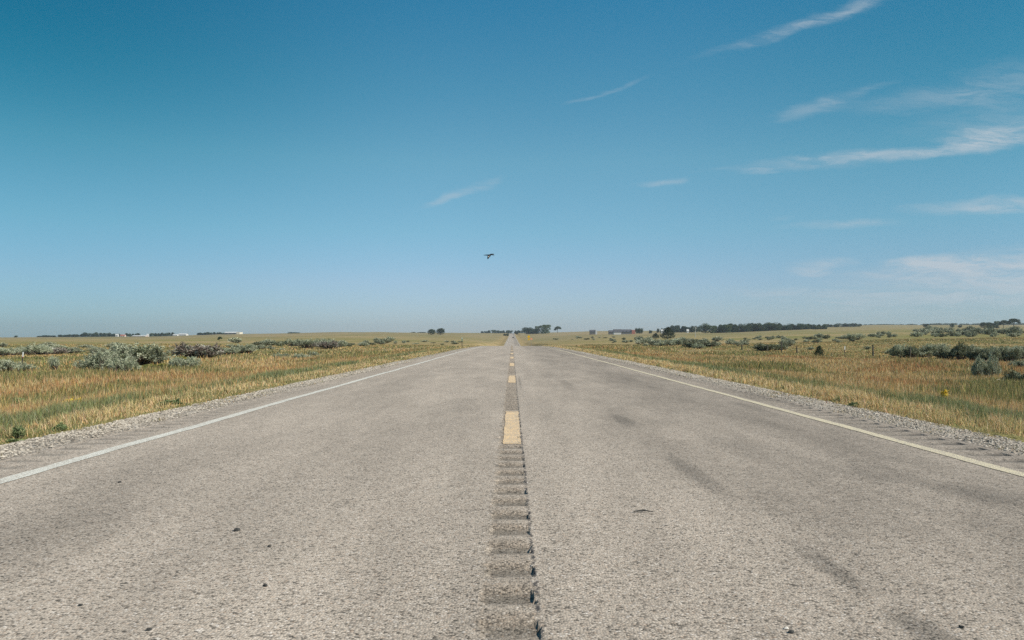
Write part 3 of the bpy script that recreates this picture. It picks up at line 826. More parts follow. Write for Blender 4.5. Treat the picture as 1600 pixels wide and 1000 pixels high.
def belt(n, px0, px1, yfun, w, h, label, gp, dark=.25, seed=0):
    rg = random.Random(seed)
    for i in range(n):
        px = rg.uniform(px0, px1); lo, hi = yfun(px)
        py = rg.uniform(lo, hi); s = rg.uniform(.65, 1.25)
        bush('far_dark' if rg.random() < dark else 'far_sage', px, py, rg.uniform(*w)*s*.95, rg.uniform(*h)*s*1.0, 'sagebrush', label, 'shrub', gp, lo=40)
belt(26, 520, 612, lambda p: (np.interp(p, [520, 612], [537, 534]), np.interp(p, [520, 612], [544, 538])), (10, 20), (4, 8), 'small sagebrush among many in the long belt left of the road', 'sagebrush in the left belt', .4, 1)
belt(20, 0, 200, lambda p: (540, 549), (12, 24), (4, 7), 'low pale sagebrush among many along the far left pasture', 'low sagebrush far left', .15, 2)
belt(16, 330, 460, lambda p: (535, 547), (10, 22), (4, 7), 'low sagebrush among many between the left clumps and the belt', 'low sagebrush left of centre', .3, 3)
belt(14, 612, 720, lambda p: (534, 539), (6, 12), (2, 4), 'tiny grey sagebrush among many near the road crest on the left', 'tiny sagebrush near the crest', .35, 4)
belt(34, 1000, 1165, lambda p: (532, 541), (12, 22), (5, 9), 'grey sagebrush among many in the thick belt below the right junipers', 'sagebrush below the junipers', .2, 5)
belt(14, 955, 1020, lambda p: (530, 536), (6, 12), (2.5, 4.5), 'tiny sagebrush among many where the right belt thins out', 'tiny sagebrush in the right belt', .35, 6)
belt(26, 1160, 1340, lambda p: (527, 536), (8, 16), (3, 6), 'small sagebrush among many on the right pasture slope', 'sagebrush on the right slope', .35, 7)
belt(14, 1355, 1440, lambda p: (523, 528), (7, 13), (4, 6), 'small sagebrush among many on the rise right of the slope', 'sagebrush on the right rise', .35, 8)
belt(64, 1432, 1602, lambda p: (517, 527), (10, 18), (5, 8.5), 'sagebrush among many in the dense thicket on the right rise', 'thicket of sagebrush on the right rise', .4, 9)
belt(14, 860, 960, lambda p: (527, 536), (4, 9), (1.5, 3), 'tiny dark brush among many beyond the yellow sign', 'tiny brush beyond the yellow sign', .6, 10)

# weeds growing at the gravel edge and in the verge
for (px, py, w, h, lab) in ((92, 673, 24, 15, 'round dark green weed growing out of the left gravel edge'),
                            (36, 684, 26, 22, 'tall green grass weed at the left gravel edge near the frame corner'),
                            (22, 690, 30, 9, 'flat dark weed sprawling on gravel in the left frame corner'),
                            (265, 633, 30, 12, 'dark low weed overhanging the left gravel beside the golden grass'),
                            (20, 640, 26, 18, 'bushy green weed in golden grass at the left frame edge'),
                            (330, 590, 24, 9, 'grey-green weed patch in the middle of the left grass'),
                            (185, 606, 14, 14, 'dark green upright weed in the middle of the left grass'),
                            (1309, 629, 10, 10, 'bright green sprout at the right gravel edge'),
                            (1340, 636, 26, 9, 'low dark green weed overhanging the right gravel'),
                            (1420, 607, 34, 10, 'dark green weed patch in the rust coloured right grass'),
                            (1500, 655, 26, 12, 'leafy green weed in the green strip right of the yellow flowers')):
    bush('weed', px, py, w, h, 'weed', lab, 'weed', 'weeds on the roadside')

# ------------------------------------------------------------------ yellow flowers
M_petal = plain('yellow_petals', (.68, .47, .03), .25, 60, .6)
M_stem = plain('green_stems', (.12, .17, .06), .3, 40, .7)
def flower_plant(px, py, w, h, nflower, label, seed, tall=True):
    x, y, z = at(px, py)
    W, H = w/F*y, h/F*y*1.4
    rg = random.Random(seed)
    o = empty('yellow_flower_plant', (x, y, z-.02)); tag(o, label, 'flowering plant', 'yellow flowers on the roadside')
    st, hd, lf = MB(), MB(), []
    for i in range(nflower):
        a = rg.random()*6.28; r = W*.5*math.sqrt(rg.random())
        tip = Vector((r*math.cos(a), r*math.sin(a)*.7, H*rg.uniform(.7, 1.0)))
        st.tube([(tip.x*.3, tip.y*.3, 0), (tip.x*.7, tip.y*.7, tip.z*.55), tip], [.004, .003, .002], 4)
        for j in range(9):
            c = tip+Vector((rg.gauss(0, .018), rg.gauss(0, .018), rg.gauss(-.01, .02)))
            hd.ellipsoid(c, (.014, .014, .009), 6, 4)
    st.build('stem', M_stem, o); hd.build('flower_head', M_petal, o, True)
    fm, sm = BUSH['weed'][seed % 3]
    f = obj('foliage', fm, None, o); f.scale = (W*1.1, W*1.1, H*.62)
flower_plant(1474, 641, 12, 23, 12, 'tall yellow flowering weed in the right verge', 1)
flower_plant(114, 644, 34, 16, 16, 'wide low patch of yellow flowers with dark leaves in the left verge', 2)

# curled dead stalk and thin reddish stem on the right
M_straw = plain('bleached_straw', (.60, .52, .36), .2, 30, .8)
M_redstem = plain('reddish_stem', (.30, .14, .09), .2, 30, .8)
x, y, z = at(1567, 606)
m = MB(); u = y/F
m.tube([(0, 0, 0), (-1*u, 0, 8*u), (-5*u, .02, 13*u), (-9*u, .03, 12*u), (-12*u, .02, 8*u)], [.5*u, .8*u, 1.1*u, 1.0*u, .3*u], 6)
m.tube([(-1*u, 0, 8*u), (1*u, .02, 13*u), (2*u, 0, 17*u)], [.6*u, .5*u, .2*u], 5)
o = m.build('dry_stalk', M_straw); o.location = (x, y, z); tag(o, 'bleached dead stalk arching over in the right grass', 'dead plant')
x, y, z = at(1291, 640)
m = MB(); u = y/F
m.tube([(0, 0, 0), (.3*u, 0, 10*u), (-.2*u, 0, 21*u)], [.45*u, .4*u, .2*u], 5)
for k in range(5): m.tube([(0, 0, (8+2*k)*u), ((1.6 if k % 2 else -1.6)*u, 0, (10+2*k)*u)], [.25*u, .1*u], 4)
o = m.build('thin_weed_stem', M_redstem); o.location = (x, y, z); tag(o, 'single thin reddish stem standing at the right gravel edge', 'weed')

# ------------------------------------------------------------------ scraps on the road
M_scrap = plain('dark_scrap', (.045, .043, .04), .3, 60, .7)
M_chip = plain('pale_chip', (.55, .52, .47), .15, 60, .8)
def scrap(px, py, w, label, pale=False, twig=False):
    off = py-HY; y = F/off; x = (px-800)/off
    z = float(road_z(np.array(x), np.array(y)))
    rg = random.Random(px); u = w/F*y
    m = MB()
    if twig:
        m.tube([(-u/2, 0, .006), (0, .01, .010), (u/2, -.012, .007)], [.003, .0045, .002], 5)
        m.tube([(0, .01, .010), (u*.2, .03, .012)], [.003, .001], 4)
    else:
        n = 9; ring = [(math.cos(6.283*k/n)*u/2*rg.uniform(.6, 1.1), math.sin(6.283*k/n)*u*.4*rg.uniform(.6, 1.1)) for k in range(n)]
        V = [(a, b, .001) for a, b in ring]+[(a*.8, b*.8, u*rg.uniform(.1, .3)) for a, b in ring]+[(0, 0, u*.3)]
        m.add(V, T=[(n+k, n+(k+1) % n, 2*n) for k in range(n)], Q=[(k, (k+1) % n, n+(k+1) % n, n+k) for k in range(n)])
    o = m.build('twig' if twig else ('pebble' if pale else 'road_debris'), M_chip if pale else M_scrap)
    o.location = (x, y, z+.002); o.rotation_euler = (0, 0, rg.uniform(-.6, .6))
    tag(o, label, 'twig' if twig else ('pebble' if pale else 'debris'), 'small litter on the road')
scrap(370, 828, 13, 'dark scrap on the left lane, farther of the larger pair')
scrap(421, 853, 8, 'small dark scrap on the left lane just nearer than the larger one')
scrap(415, 915, 9, 'dark scrap on the left lane below the other two scraps')
scrap(126, 945, 9, 'dark scrap on the left lane near the bottom left corner')
scrap(233, 984, 11, 'dark scrap on the left lane at the bottom frame edge')
scrap(187, 752, 7, 'tiny dark scrap on the left lane nearest the white edge line')
scrap(1005, 801, 30, 'thin dark twig lying on the right lane beside the centre grooves', twig=True)
scrap(1237, 988, 12, 'dark scrap at the bottom of the right lane')
scrap(1229, 982, 10, 'pale chip at the bottom of the right lane', pale=True)
scrap(1503, 979, 10, 'dark scrap near the bottom right corner')
scrap(553, 646, 12, 'flat dark patch of debris on the left gravel', )if False else None

# ------------------------------------------------------------------ posts, delineator, signs, pole
M_wood = plain('weathered_post_wood', (.085, .075, .06), .35, 25, .9, .4)
M_steel = plain('dark_steel_post', (.06, .055, .05), .25, 25, .7)
M_wcap = plain('white_post_paint', (.78, .76, .72), .08, 20, .6)
M_redcap = plain('faded_red_paint', (.45, .16, .12), .15, 20, .7)
M_green = plain('green_marker', (.16, .27, .17), .15, 20, .6)
def post(px, top, base, d, label, kind='wood', lean=(0, 0)):
    x, y, z = on_ground(px, d)
    zt = 1+(HY-top)/F*y
    H = zt-z
    o = empty('fence_post', (x, y, z-.05)); o.rotation_euler = (lean[0], lean[1], 0)
    tag(o, label, 'fence post', 'fence posts along the pastures')
    m = MB()
    if kind == 'wood':
        m.tube([(0, 0, -.2), (.01, 0, H*.5), (-.005, .01, H+.05)], [.075, .07, .06], 8); m.build('shaft', M_wood, o)
    else:
        r = .032
        m.box(-r, r, -.006, .006, -.2, H*.72); m.box(-.006, .006, .006, .045, -.2, H*.72); m.build('shaft', M_steel, o)
        c = MB(); c.box(-r*1.25, r*1.25, -.009, .009, H*.72, H+.05); c.box(-.008, .008, .009, .048, H*.72, H+.05); c.build('painted_top', M_wcap, o)
        if kind == 'red':
            b = MB(); b.box(-r*1.3, r*1.3, -.012, .012, H*.66, H*.72); b.build('red_band', M_redcap, o)
    return o
post(34, 550, 572, 45, 'steel post with white top and red band leaning in the left pasture', 'red', (0, .10))
post(1320, 541, 557, 68, 'steel fence post with bright white top in the right pasture', 'steel')
post(1364, 539, 557, 68, 'dark plain wooden post right of the white-topped post')
post(1422, 543, 562, 62, 'dark wooden post standing among right sagebrush')
post(1245, 541, 551, 82, 'slim pale wooden post between the brush line and the juniper', 'wood')
post(1221, 534, 547, 86, 'dark wooden post rising out of the right brush line')
post(1199, 538, 549, 90, 'short dark wooden post in the middle of the right brush line')
post(1159, 538, 551, 97, 'dark wooden post leftmost along the right pasture fence')
x, y, z = on_ground(145, 55)
m = MB(); u = y/F
m.tube([(0, 0, -.2), (-.5*u, 0, 7*u), (-2.5*u, 0, 12.5*u)], [1.0*u, .8*u, .35*u], 6); m.tube([(-.8*u, 0, 8*u), (.8*u, 0, 12*u)], [.5*u, .2*u], 5)
o = m.build('dead_stick_post', M_wood); zt = 1+(HY-546)/F*y; o.location = (x, y, zt-12.5*u); tag(o, 'crooked dead stick standing as a post left of the big sagebrush', 'post')
m = MB(); m.tube([(0, 0, -.4), (0, 0, zt-12.5*u-z)], [1.0*u, 1.0*u], 6)
# delineator
x, y = -5.5, 81.0; z = float(ground(x, y))
o = empty('delineator', (x, y, z)); tag(o, 'green topped roadside delineator post on the left verge near the crest', 'marker post')
m = MB(); m.box(-.035, .035, -.01, .01, -.2, .72); m.box(-.008, .008, .01, .05, -.2, .72); m.build('shaft', M_steel, o)
m = MB(); m.box(-.06, .06, -.016, -.011, .74, 1.12); m.build('marker_plate', M_green, o)
m = MB(); m.box(-.045, .045, -.021, -.017, .98, 1.10); m.build('reflector', M_wcap, o)
# signs beyond the crest
M_syel = plain('sign_yellow', (.72, .42, .02), .06, 5, .5); M_sorg = plain('sign_orange', (.80, .34, .19), .06, 5, .5); M_galv = plain('galvanised', (.38, .38, .37), .15, 20, .5, metal=.5)
def diamond(mb, cx, cz, r, y=-.04, t=.006):
    P = [(cx, cz-r), (cx+r, cz), (cx, cz+r), (cx-r, cz)]
    mb.add([(a, y-t, b) for a, b in P]+[(a, y+t, b) for a, b in P], Q=[(0, 1, 2, 3), (7, 6, 5, 4), (0, 4, 5, 1), (1, 5, 6, 2), (2, 6, 7, 3), (3, 7, 4, 0)])
def sign(px, pyc, d, r, mat, label, plaque=None):
    x, y, z = on_ground(px, d); zc = 1+(HY-pyc)/F*y
    o = empty('road_sign', (x, y, z)); tag(o, label, 'road sign', 'road signs beyond the crest')
    m = MB(); m.box(-.03, .03, -.03, .03, -.3, zc-z+r*.9); m.build('sign_post', M_galv, o)
    m = MB(); diamond(m, 0, zc-z, r); m.build('sign_panel', mat, o)
    if plaque:
        m = MB(); m.box(-plaque*.55, plaque*.55, -.046, -.034, zc-z-r-plaque*1.05, zc-z-r-.06); m.build('speed_plaque', mat, o)
sign(826.2, 526.2, 265, .62, M_syel, 'yellow diamond warning sign with a plaque beside the road beyond the crest', .6)
sign(830.3, 529.6, 255, .45, M_sorg, 'pinkish orange diamond sign just right of the yellow sign')
# utility pole
M_pole = plain('pale_pole', (.42, .40, .36), .15, 10, .8)
def pole(px, top, d, label, arm=True):
    x, y, z = on_ground(px, d); H = 1+(HY-top)/F*y-z
    o = empty('utility_pole', (x, y, z)); tag(o, label, 'pole', 'poles on the plain')
    m = MB(); m.tube([(0, 0, -.5), (0, 0, H)], [.17, .12], 8); m.build('shaft', M_pole, o)
    if arm:
        m = MB(); m.box(-1.1, 1.1, .13, .26, H-.9, H-.72); m.build('crossarm', M_pole, o)
        m = MB()
        for q in (-1, -.55, .55, 1): m.tube([(q, .2, H-.72), (q, .2, H-.5)], [.05, .035], 6)
        m.build('insulator', M_wcap, o)
pole(1086.5, 510.5, 420, 'pale utility pole in front of the right tree belt')
pole(1005.8, 511.5, 900, 'utility pole beside the red ended barn')
pole(452.5, 516.5, 1400, 'thin mast beside the small trees on the left horizon', False)

# ------------------------------------------------------------------ trees
def crown_mesh(name, seed, lobes, nleaf, pal, leaf, hollow=.55):
    rg = np.random.default_rng(seed)
    P, D, C = [], [], []
    for (cx, cy, cz, rx, ry, rz, w) in lobes:
        n = int(nleaf*w)
        v = rg.normal(size=(n, 3)); v /= np.linalg.norm(v, axis=1, keepdims=True)
        r = hollow+(1.02-hollow)*rg.random(n)**.6
        k = .84+.3*vnoise(v[:, 0]*3+cx*9, v[:, 2]*3+v[:, 1]*2, .8, seed)
        p = v*(r*k)[:, None]*np.array([rx, ry, rz])+np.array([cx, cy, cz])
        cl = vnoise(p[:, 0]*1.0+p[:, 1], p[:, 2]+p[:, 1]*.6, .16, seed+3)
        keep = rg.random(n) < .45+.9*(cl > .36)
        p, v, cl = p[keep], v[keep], cl[keep]; n = len(p)
        d = v*.5+rg.normal(0, .7, (n, 3)); d /= np.linalg.norm(d, axis=1, keepdims=True)
        base = np.array(pal[0])*(1-rg.random((n, 1)))+np.array(pal[1])*rg.random((n, 1))
        hue = vnoise(p[:, 0]*2, p[:, 2]*2+p[:, 1], .3, seed+9)[:, None]
        base = base*.6+.4*(np.array(pal[2])*hue+np.array(pal[0])*(1-hue))
        P.append(p); D.append(d); C.append(base)
    P, D, C = map(np.concatenate, (P, D, C))
    n = len(P)
    wd = max(np.percentile(np.abs(P[:, 0]), 98), np.percentile(np.abs(P[:, 1]), 98))*2
    P[:, :2] /= wd; P[:, 2] *= .97/np.percentile(P[:, 2], 99.3)
    V, T, CV = leaf_tris(P-D*leaf*.5, D, leaf*rg.uniform(.7, 1.4, n), leaf*.75*rg.uniform(.6, 1.3, n), C)
    me = np_mesh(name, V, T, C=np.clip(CV, .005, .9)); me.materials.append(M_leaf)
    return me
def trunk_mesh(name, seed, h, r, limbs):
    rg = random.Random(seed); m = MB()
    m.tube([(0, 0, -.05), (rg.uniform(-.01, .01), 0, h*.5), (rg.uniform(-.02, .02), 0, h)], [r*1.25, r, r*.6], 8)
    for (az, dx, dz) in limbs:
        m.tube([(0, 0, h*.75), (math.cos(az)*dx*.5, math.sin(az)*dx*.5, h+dz*.45), (math.cos(az)*dx, math.sin(az)*dx, h+dz)], [r*.6, r*.4, r*.15], 6)
    me = m.mesh(name, True); me.materials.append(M_bark); return me
GP = ((.034, .058, .030), (.062, .095, .042), (.10, .13, .05))
TREE = {}
LIMB = [(.3, .2, .35), (2.3, .22, .3), (4.2, .18, .4)]
def rnd_lobes(seed, n, w=.36, zc=(.35, .8), r=(.17, .28)):
    rg = random.Random(seed); L = []
    for i in range(n):
        z = rg.uniform(*zc); a = rg.random()*6.28; k = rg.random()**.5*w*(1-.5*abs(z-.5))
        q = rg.uniform(*r); L.append((k*math.cos(a), k*math.sin(a), z, q*1.15, q*1.15, q, 1.0))
    return L
for i in range(4):
    TREE['round%d' % i] = (crown_mesh('crown', 300+i, rnd_lobes(300+i, 8, .30, (.30, .80))+[(-.12, 0, .2, .24, .24, .18, .8), (.14, .05, .18, .22, .22, .16, .7)], 520, GP, .055), trunk_mesh('trunk', 300+i, .35, .028, LIMB))
for i in range(3):
    TREE['bushy%d' % i] = (crown_mesh('crown', 320+i, rnd_lobes(320+i, 9, .34, (.20, .72), (.17, .28))+[(-.2, 0, .15, .24, .24, .15, .8), (.2, .05, .14, .22, .22, .15, .7)], 520, ((.026, .047, .026), (.048, .076, .036), (.075, .10, .042)), .06), trunk_mesh('trunk', 320+i, .25, .03, LIMB))
TREE['tall'] = (crown_mesh('crown', 340, [(-.06, 0, .30, .2, .2, .26, 1), (.06, 0, .14, .22, .2, .15, .8), (.08, .05, .5, .24, .22, .22, 1), (0, -.05, .72, .25, .22, .2, 1), (.16, 0, .80, .17, .17, .15, .7), (-.13, .04, .82, .14, .14, .13, .6)], 1100, ((.055, .085, .035), (.095, .135, .055), (.14, .17, .065)), .05), trunk_mesh('trunk', 340, .4, .03, LIMB))
TREE['open'] = (crown_mesh('crown', 350, [(-.1, 0, .68, .22, .2, .2, 1), (.17, 0, .78, .2, .2, .16, .8), (-.24, .05, .5, .14, .14, .13, .5), (.27, 0, .66, .14, .14, .1, .5), (.02, 0, .86, .2, .2, .13, .6)], 900, GP, .055, .3), trunk_mesh('trunk', 350, .5, .03, LIMB))
TREE['umbrella'] = (crown_mesh('crown', 360, [(-.2, 0, .72, .28, .26, .16, 1), (.2, 0, .78, .32, .28, .17, 1), (0, .1, .88, .3, .28, .12, .8), (.42, 0, .62, .16, .16, .1, .4), (-.36, 0, .55, .14, .14, .12, .4)], 800, ((.035, .055, .035), (.06, .085, .045), (.08, .10, .05)), .055, .3), trunk_mesh('trunk', 360, .5, .032, LIMB))
TREE['juniper'] = (crown_mesh('crown', 370, [(0, 0, .28, .42, .42, .28, 1.4), (.03, 0, .52, .34, .34, .26, 1.1), (-.03, .02, .74, .22, .22, .2, .8), (.02, 0, .90, .11, .11, .12, .4)], 900, ((.030, .046, .026), (.050, .070, .036), (.07, .085, .04)), .06), trunk_mesh('trunk', 370, .12, .03, []))
TREE['ball'] = (crown_mesh('crown', 380, [(0, 0, .42, .44, .44, .42, 1.6), (.2, 0, .55, .3, .3, .3, .8), (-.22, .1, .5, .3, .3, .32, .8)], 900, ((.030, .050, .028), (.055, .08, .038), (.08, .10, .045)), .06), trunk_mesh('trunk', 380, .15, .03, []))

def tree(kind, px, base, w, h, label, group, d=None, name='tree', parts=True, cat='tree'):
    """tree covering w x h photo pixels with its foot at (px, base)"""
    if d is None: x, y, z = at(px, base, 60)
    else: x, y, z = on_ground(px, d)
    zb = 1+(HY-base)/F*y
    z = min(z, zb)+0.0 if d is not None else z
    H = (h+max(0, (zb-z)*F/y))/F*y; W = w/F*y
    cm, tm = TREE[kind]
    o = empty(name, (x, y, z-.05), random.random()*6.28 if kind not in ('open', 'umbrella', 'tall', 'juniper') else 0)
    o.scale = (W, W, H)
    tag(o, label, cat, group)
    obj('crown', cm, None, o); obj('trunk', tm, None, o)
    return o
bl = lambda: 'bushy%d' % random.randrange(3)
rl = lambda: 'round%d' % random.randrange(4)
# named trees
tree('ball', 674.3, 523.2, 13.5, 9, 'round dark tree, left of the pair on the left plain', 'pair of round trees', None, 'round_tree')
tree('ball', 688.3, 523.0, 14.5, 10.2, 'round greener tree, right of the pair on the left plain', 'pair of round trees', None, 'round_tree')
tree('bushy0', 826, 522, 19, 10.5, 'low dark tree nearest the road in the grove right of the road', 'grove right of the road', None)
tree('bushy1', 835, 521.6, 14, 8.5, 'low tree in the middle of the grove right of the road', 'grove right of the road', None)
tree('tall', 839.5, 521.4, 8, 12, 'slim tree rising from the middle of the grove right of the road', 'grove right of the road', None)
tree('tall', 848, 521.3, 12, 13, 'tall light green tree left of the tallest in the grove', 'grove right of the road', None)
tree('tall', 853.5, 521, 13, 14, 'tallest light green tree ending the grove right of the road', 'grove right of the road', None)
tree('open', 871, 520.4, 11, 10.6, 'lone open crowned tree with visible trunk right of the grove', None, None, 'lone_tree')
tree('bushy2', 808, 522.6, 5.5, 3.8, 'small dark bushy tree beside the far road', None, None)
tree('juniper', 1043.5, 529.5, 21, 19, 'larger dark juniper of two on the right pasture', 'dark junipers', None, 'juniper_tree')
tree('juniper', 1024.5, 528.8, 11, 8.5, 'smaller dark juniper of two on the right pasture', 'dark junipers', None, 'juniper_tree')
tree('juniper', 1280, 557, 13, 18, 'small reddish young juniper in green right pasture beside a post', None, None, 'juniper_tree')
tree('open', 343.3, 534.2, 7.5, 8.5, 'lone small green tree on the bare left plain', None, None, 'lone_tree')
tree('umbrella', 1584, 513.5, 19, 16, 'wide flat crowned tree rightmost on the right rise', 'trees on the right rise', None)
tree('open', 1568, 513, 13, 13, 'open crowned tree left of the wide flat crowned one', 'trees on the right rise', None)
tree('tall', 1557.5, 513, 8, 11.5, 'narrow tree in the middle of the right rise group', 'trees on the right rise', None)
tree('bushy1', 1549, 513, 13, 9.5, 'dense dark tree beside the leftmost in the right rise group', 'trees on the right rise', None)
tree('ball', 1538, 513, 14, 9.5, 'rounded dark tree leftmost in the right rise group', 'trees on the right rise', None)
tree('ball', 1447.5, 512.3, 9.5, 6.5, 'square looking dark tree alone on the right far slope', None, None, 'lone_tree')
tree('round0', 1488, 511.5, 7.5, 6.3, 'small tree left of the tiniest one on the right far slope', None, None)
tree('bushy0', 1500, 512, 5.5, 4, 'tiniest dark tree on the right far slope', None, None)
tree('bushy1', 24, 527.2, 6, 3, 'single tiny tree alone on the far left horizon', None, 1350, 'lone_tree')
# belts
def tree_belt(n, px0, px1, base, htab, wmul, label, group, d, kinds=None, jit=1.0):
    for i in range(n):
        px = px0+(px1-px0)*(i+.5)/n+random.uniform(-.35, .35)*(px1-px0)/n*jit
        b = float(np.interp(px, *base)); h = float(np.interp(px, *htab))*random.uniform(.78, 1.16)
        w = max(h*random.uniform(.85, 1.2)*wmul, (px1-px0)/n*1.55)
        tree(kinds() if kinds else (bl() if random.random() < .6 else rl()), px, b, w, h, label, group, d*random.uniform(.985, 1.015))
tree_belt(26, 58, 192, ([54, 215], [527, 526]), ([55, 80, 120, 130, 168, 185, 192], [2.6, 3.2, 4.2, 6.6, 7.0, 5.5, 4]), 1.0, 'dark tree among many in the long tree belt on the far left horizon', 'far left tree belt', 1380)
tree_belt(6, 196, 217, ([190, 220], [525.5, 524.5]), ([196, 217], [4.5, 4]), 1.0, 'dark tree among several right of the red roofed shed', 'trees by the red roofed shed', 1390)
tree_belt(10, 232, 271, ([232, 271], [524.5, 523.5]), ([232, 271], [3.4, 4.2]), 1.0, 'dark tree among several left of the white sheds', 'trees by the white sheds', 1400)
tree_belt(11, 308, 355, ([308, 355], [523.5, 523]), ([308, 320, 355], [3.4, 4.0, 3.8]), 1.0, 'dark tree among several left of the long white barn', 'trees by the long white barn', 1390)
tree_belt(4, 451, 467, ([451, 467], [522.3, 522]), ([451, 467], [4, 2.6]), 1.0, 'small tree among four beside the left mast', 'trees by the left mast', 1390)
tree_belt(13, 753, 800, ([752, 820], [520.8, 520.8]), ([753, 758, 775, 800], [2.8, 4.3, 4.8, 4.3]), 1.0, 'hazy blue-green tree among many left of the far end of the road', 'hazy trees at the far end of the road', 1850)
tree_belt(5, 804, 820, ([752, 820], [520.8, 520.8]), ([804, 820], [3.8, 4.9]), 1.0, 'hazy blue-green tree among several right of the far end of the road', 'hazy trees right of the far road end', 1800)
tree_belt(4, 993, 1003, ([990, 1003], [518, 518]), ([993, 1003], [5.5, 5.5]), .9, 'pale green tree among four right of the red ended barn', 'trees by the red ended barn', 980, rl)
tree_belt(5, 1027, 1044, ([1025, 1045], [518, 518]), ([1025, 1045], [4.2, 5]), 1.0, 'dark tree among several behind the two junipers', 'trees behind the junipers', 1050)
tree_belt(12, 1046, 1094, ([1045, 1095], [518, 518]), ([1045, 1060, 1090], [7.5, 9, 8.5]), 1.0, 'dark tree among many in the belt right of the junipers', 'tree belt right of the junipers', 1020)
tree('round1', 1102, 520.8, 17, 15.6, 'tallest tree at the near left end of the right tree belt', 'right tree belt', 790)
tree('tall', 1113, 520.8, 12, 12.5, 'second tree from the near left end of the right tree belt', 'right tree belt', 790)
tree('tall', 1136, 520.6, 14, 14, 'yellow-green topped tree standing out of the right tree belt', 'right tree belt', 785)
tree_belt(40, 1116, 1294, ([1095, 1155, 1200, 1265, 1300], [520.8, 520.6, 519, 518, 515.3]), ([1115, 1150, 1165, 1190, 1210, 1230, 1262, 1280, 1300], [12.8, 13.2, 14, 15.5, 13, 12, 11.5, 10.2, 7.5]), 1.0, 'dark green tree among many in the dense right tree belt', 'right tree belt', 800)
tree_belt(9, 1288, 1345, ([1288, 1345], [513, 511]), ([1288, 1300, 1330, 1345], [6, 6.5, 6.5, 4.5]), 1.0, 'hazy dark tree among several on the rise behind the right belt', 'hazy trees behind the right belt', 1150)
tree_belt(3, 1014, 1019, ([1014, 1019], [518.4, 518.4]), ([1014, 1019], [3.2, 2.6]), 1.0, 'tiny tree among three left of the small white house', 'tiny trees by the white house', 980)
tree_belt(3, 646, 664, ([646, 664], [520.2, 520.2]), ([646, 664], [1.6, 1.6]), .9, 'tiny dark bush among three on the left skyline', 'tiny skyline bushes', 1480)
tree_belt(4, 787.5, 795, ([787, 796], [523, 522.6]), ([787, 796], [1.8, 1.8]), 1.0, 'tiny dark bush among four on the left bank of the far road', 'bushes on the far road bank', 1100)
# far wooded skyline on the right: reads as one thin mass
def skyline():
    L = []
    V, T, C, b = [], [], [], 0
    for i in range(330):
        px = 1335+RNG.random()*330; d = 1560+RNG.random()*60
        x, y, z = on_ground(px, d)
        hh = np.interp(px, [1335, 1400, 1470, 1540, 1665], [1.3, 1.4, 2.2, 2.6, 2.4])*y/F*RNG.uniform(.7, 1.15)
        n = 60
        v = RNG.normal(size=(n, 3)); v /= np.linalg.norm(v, axis=1, keepdims=True)
        p = v*np.array([hh*1.3, hh*1.0, hh*.55])*(.5+.5*RNG.random((n, 1)))+np.array([x, y, z+hh*.5])
        d_ = v*.5+RNG.normal(0, .6, (n, 3)); d_ /= np.linalg.norm(d_, axis=1, keepdims=True)
        t = RNG.random((n, 1)); c = np.array([.035, .055, .03])*(1-t)+np.array([.07, .1, .045])*t
        vv, tt, cc = leaf_tris(p, d_, np.full(n, hh*.4), np.full(n, hh*.35), c)
        V.append(vv); T.append(tt+b); C.append(cc); b += len(vv)
    o = obj('treeline', np_mesh('treeline', np.concatenate(V), np.concatenate(T), C=np.concatenate(C)), M_leaf)
    tag(o, 'thin hazy band of woodland along the right horizon', 'woodland', kind='stuff')
skyline()

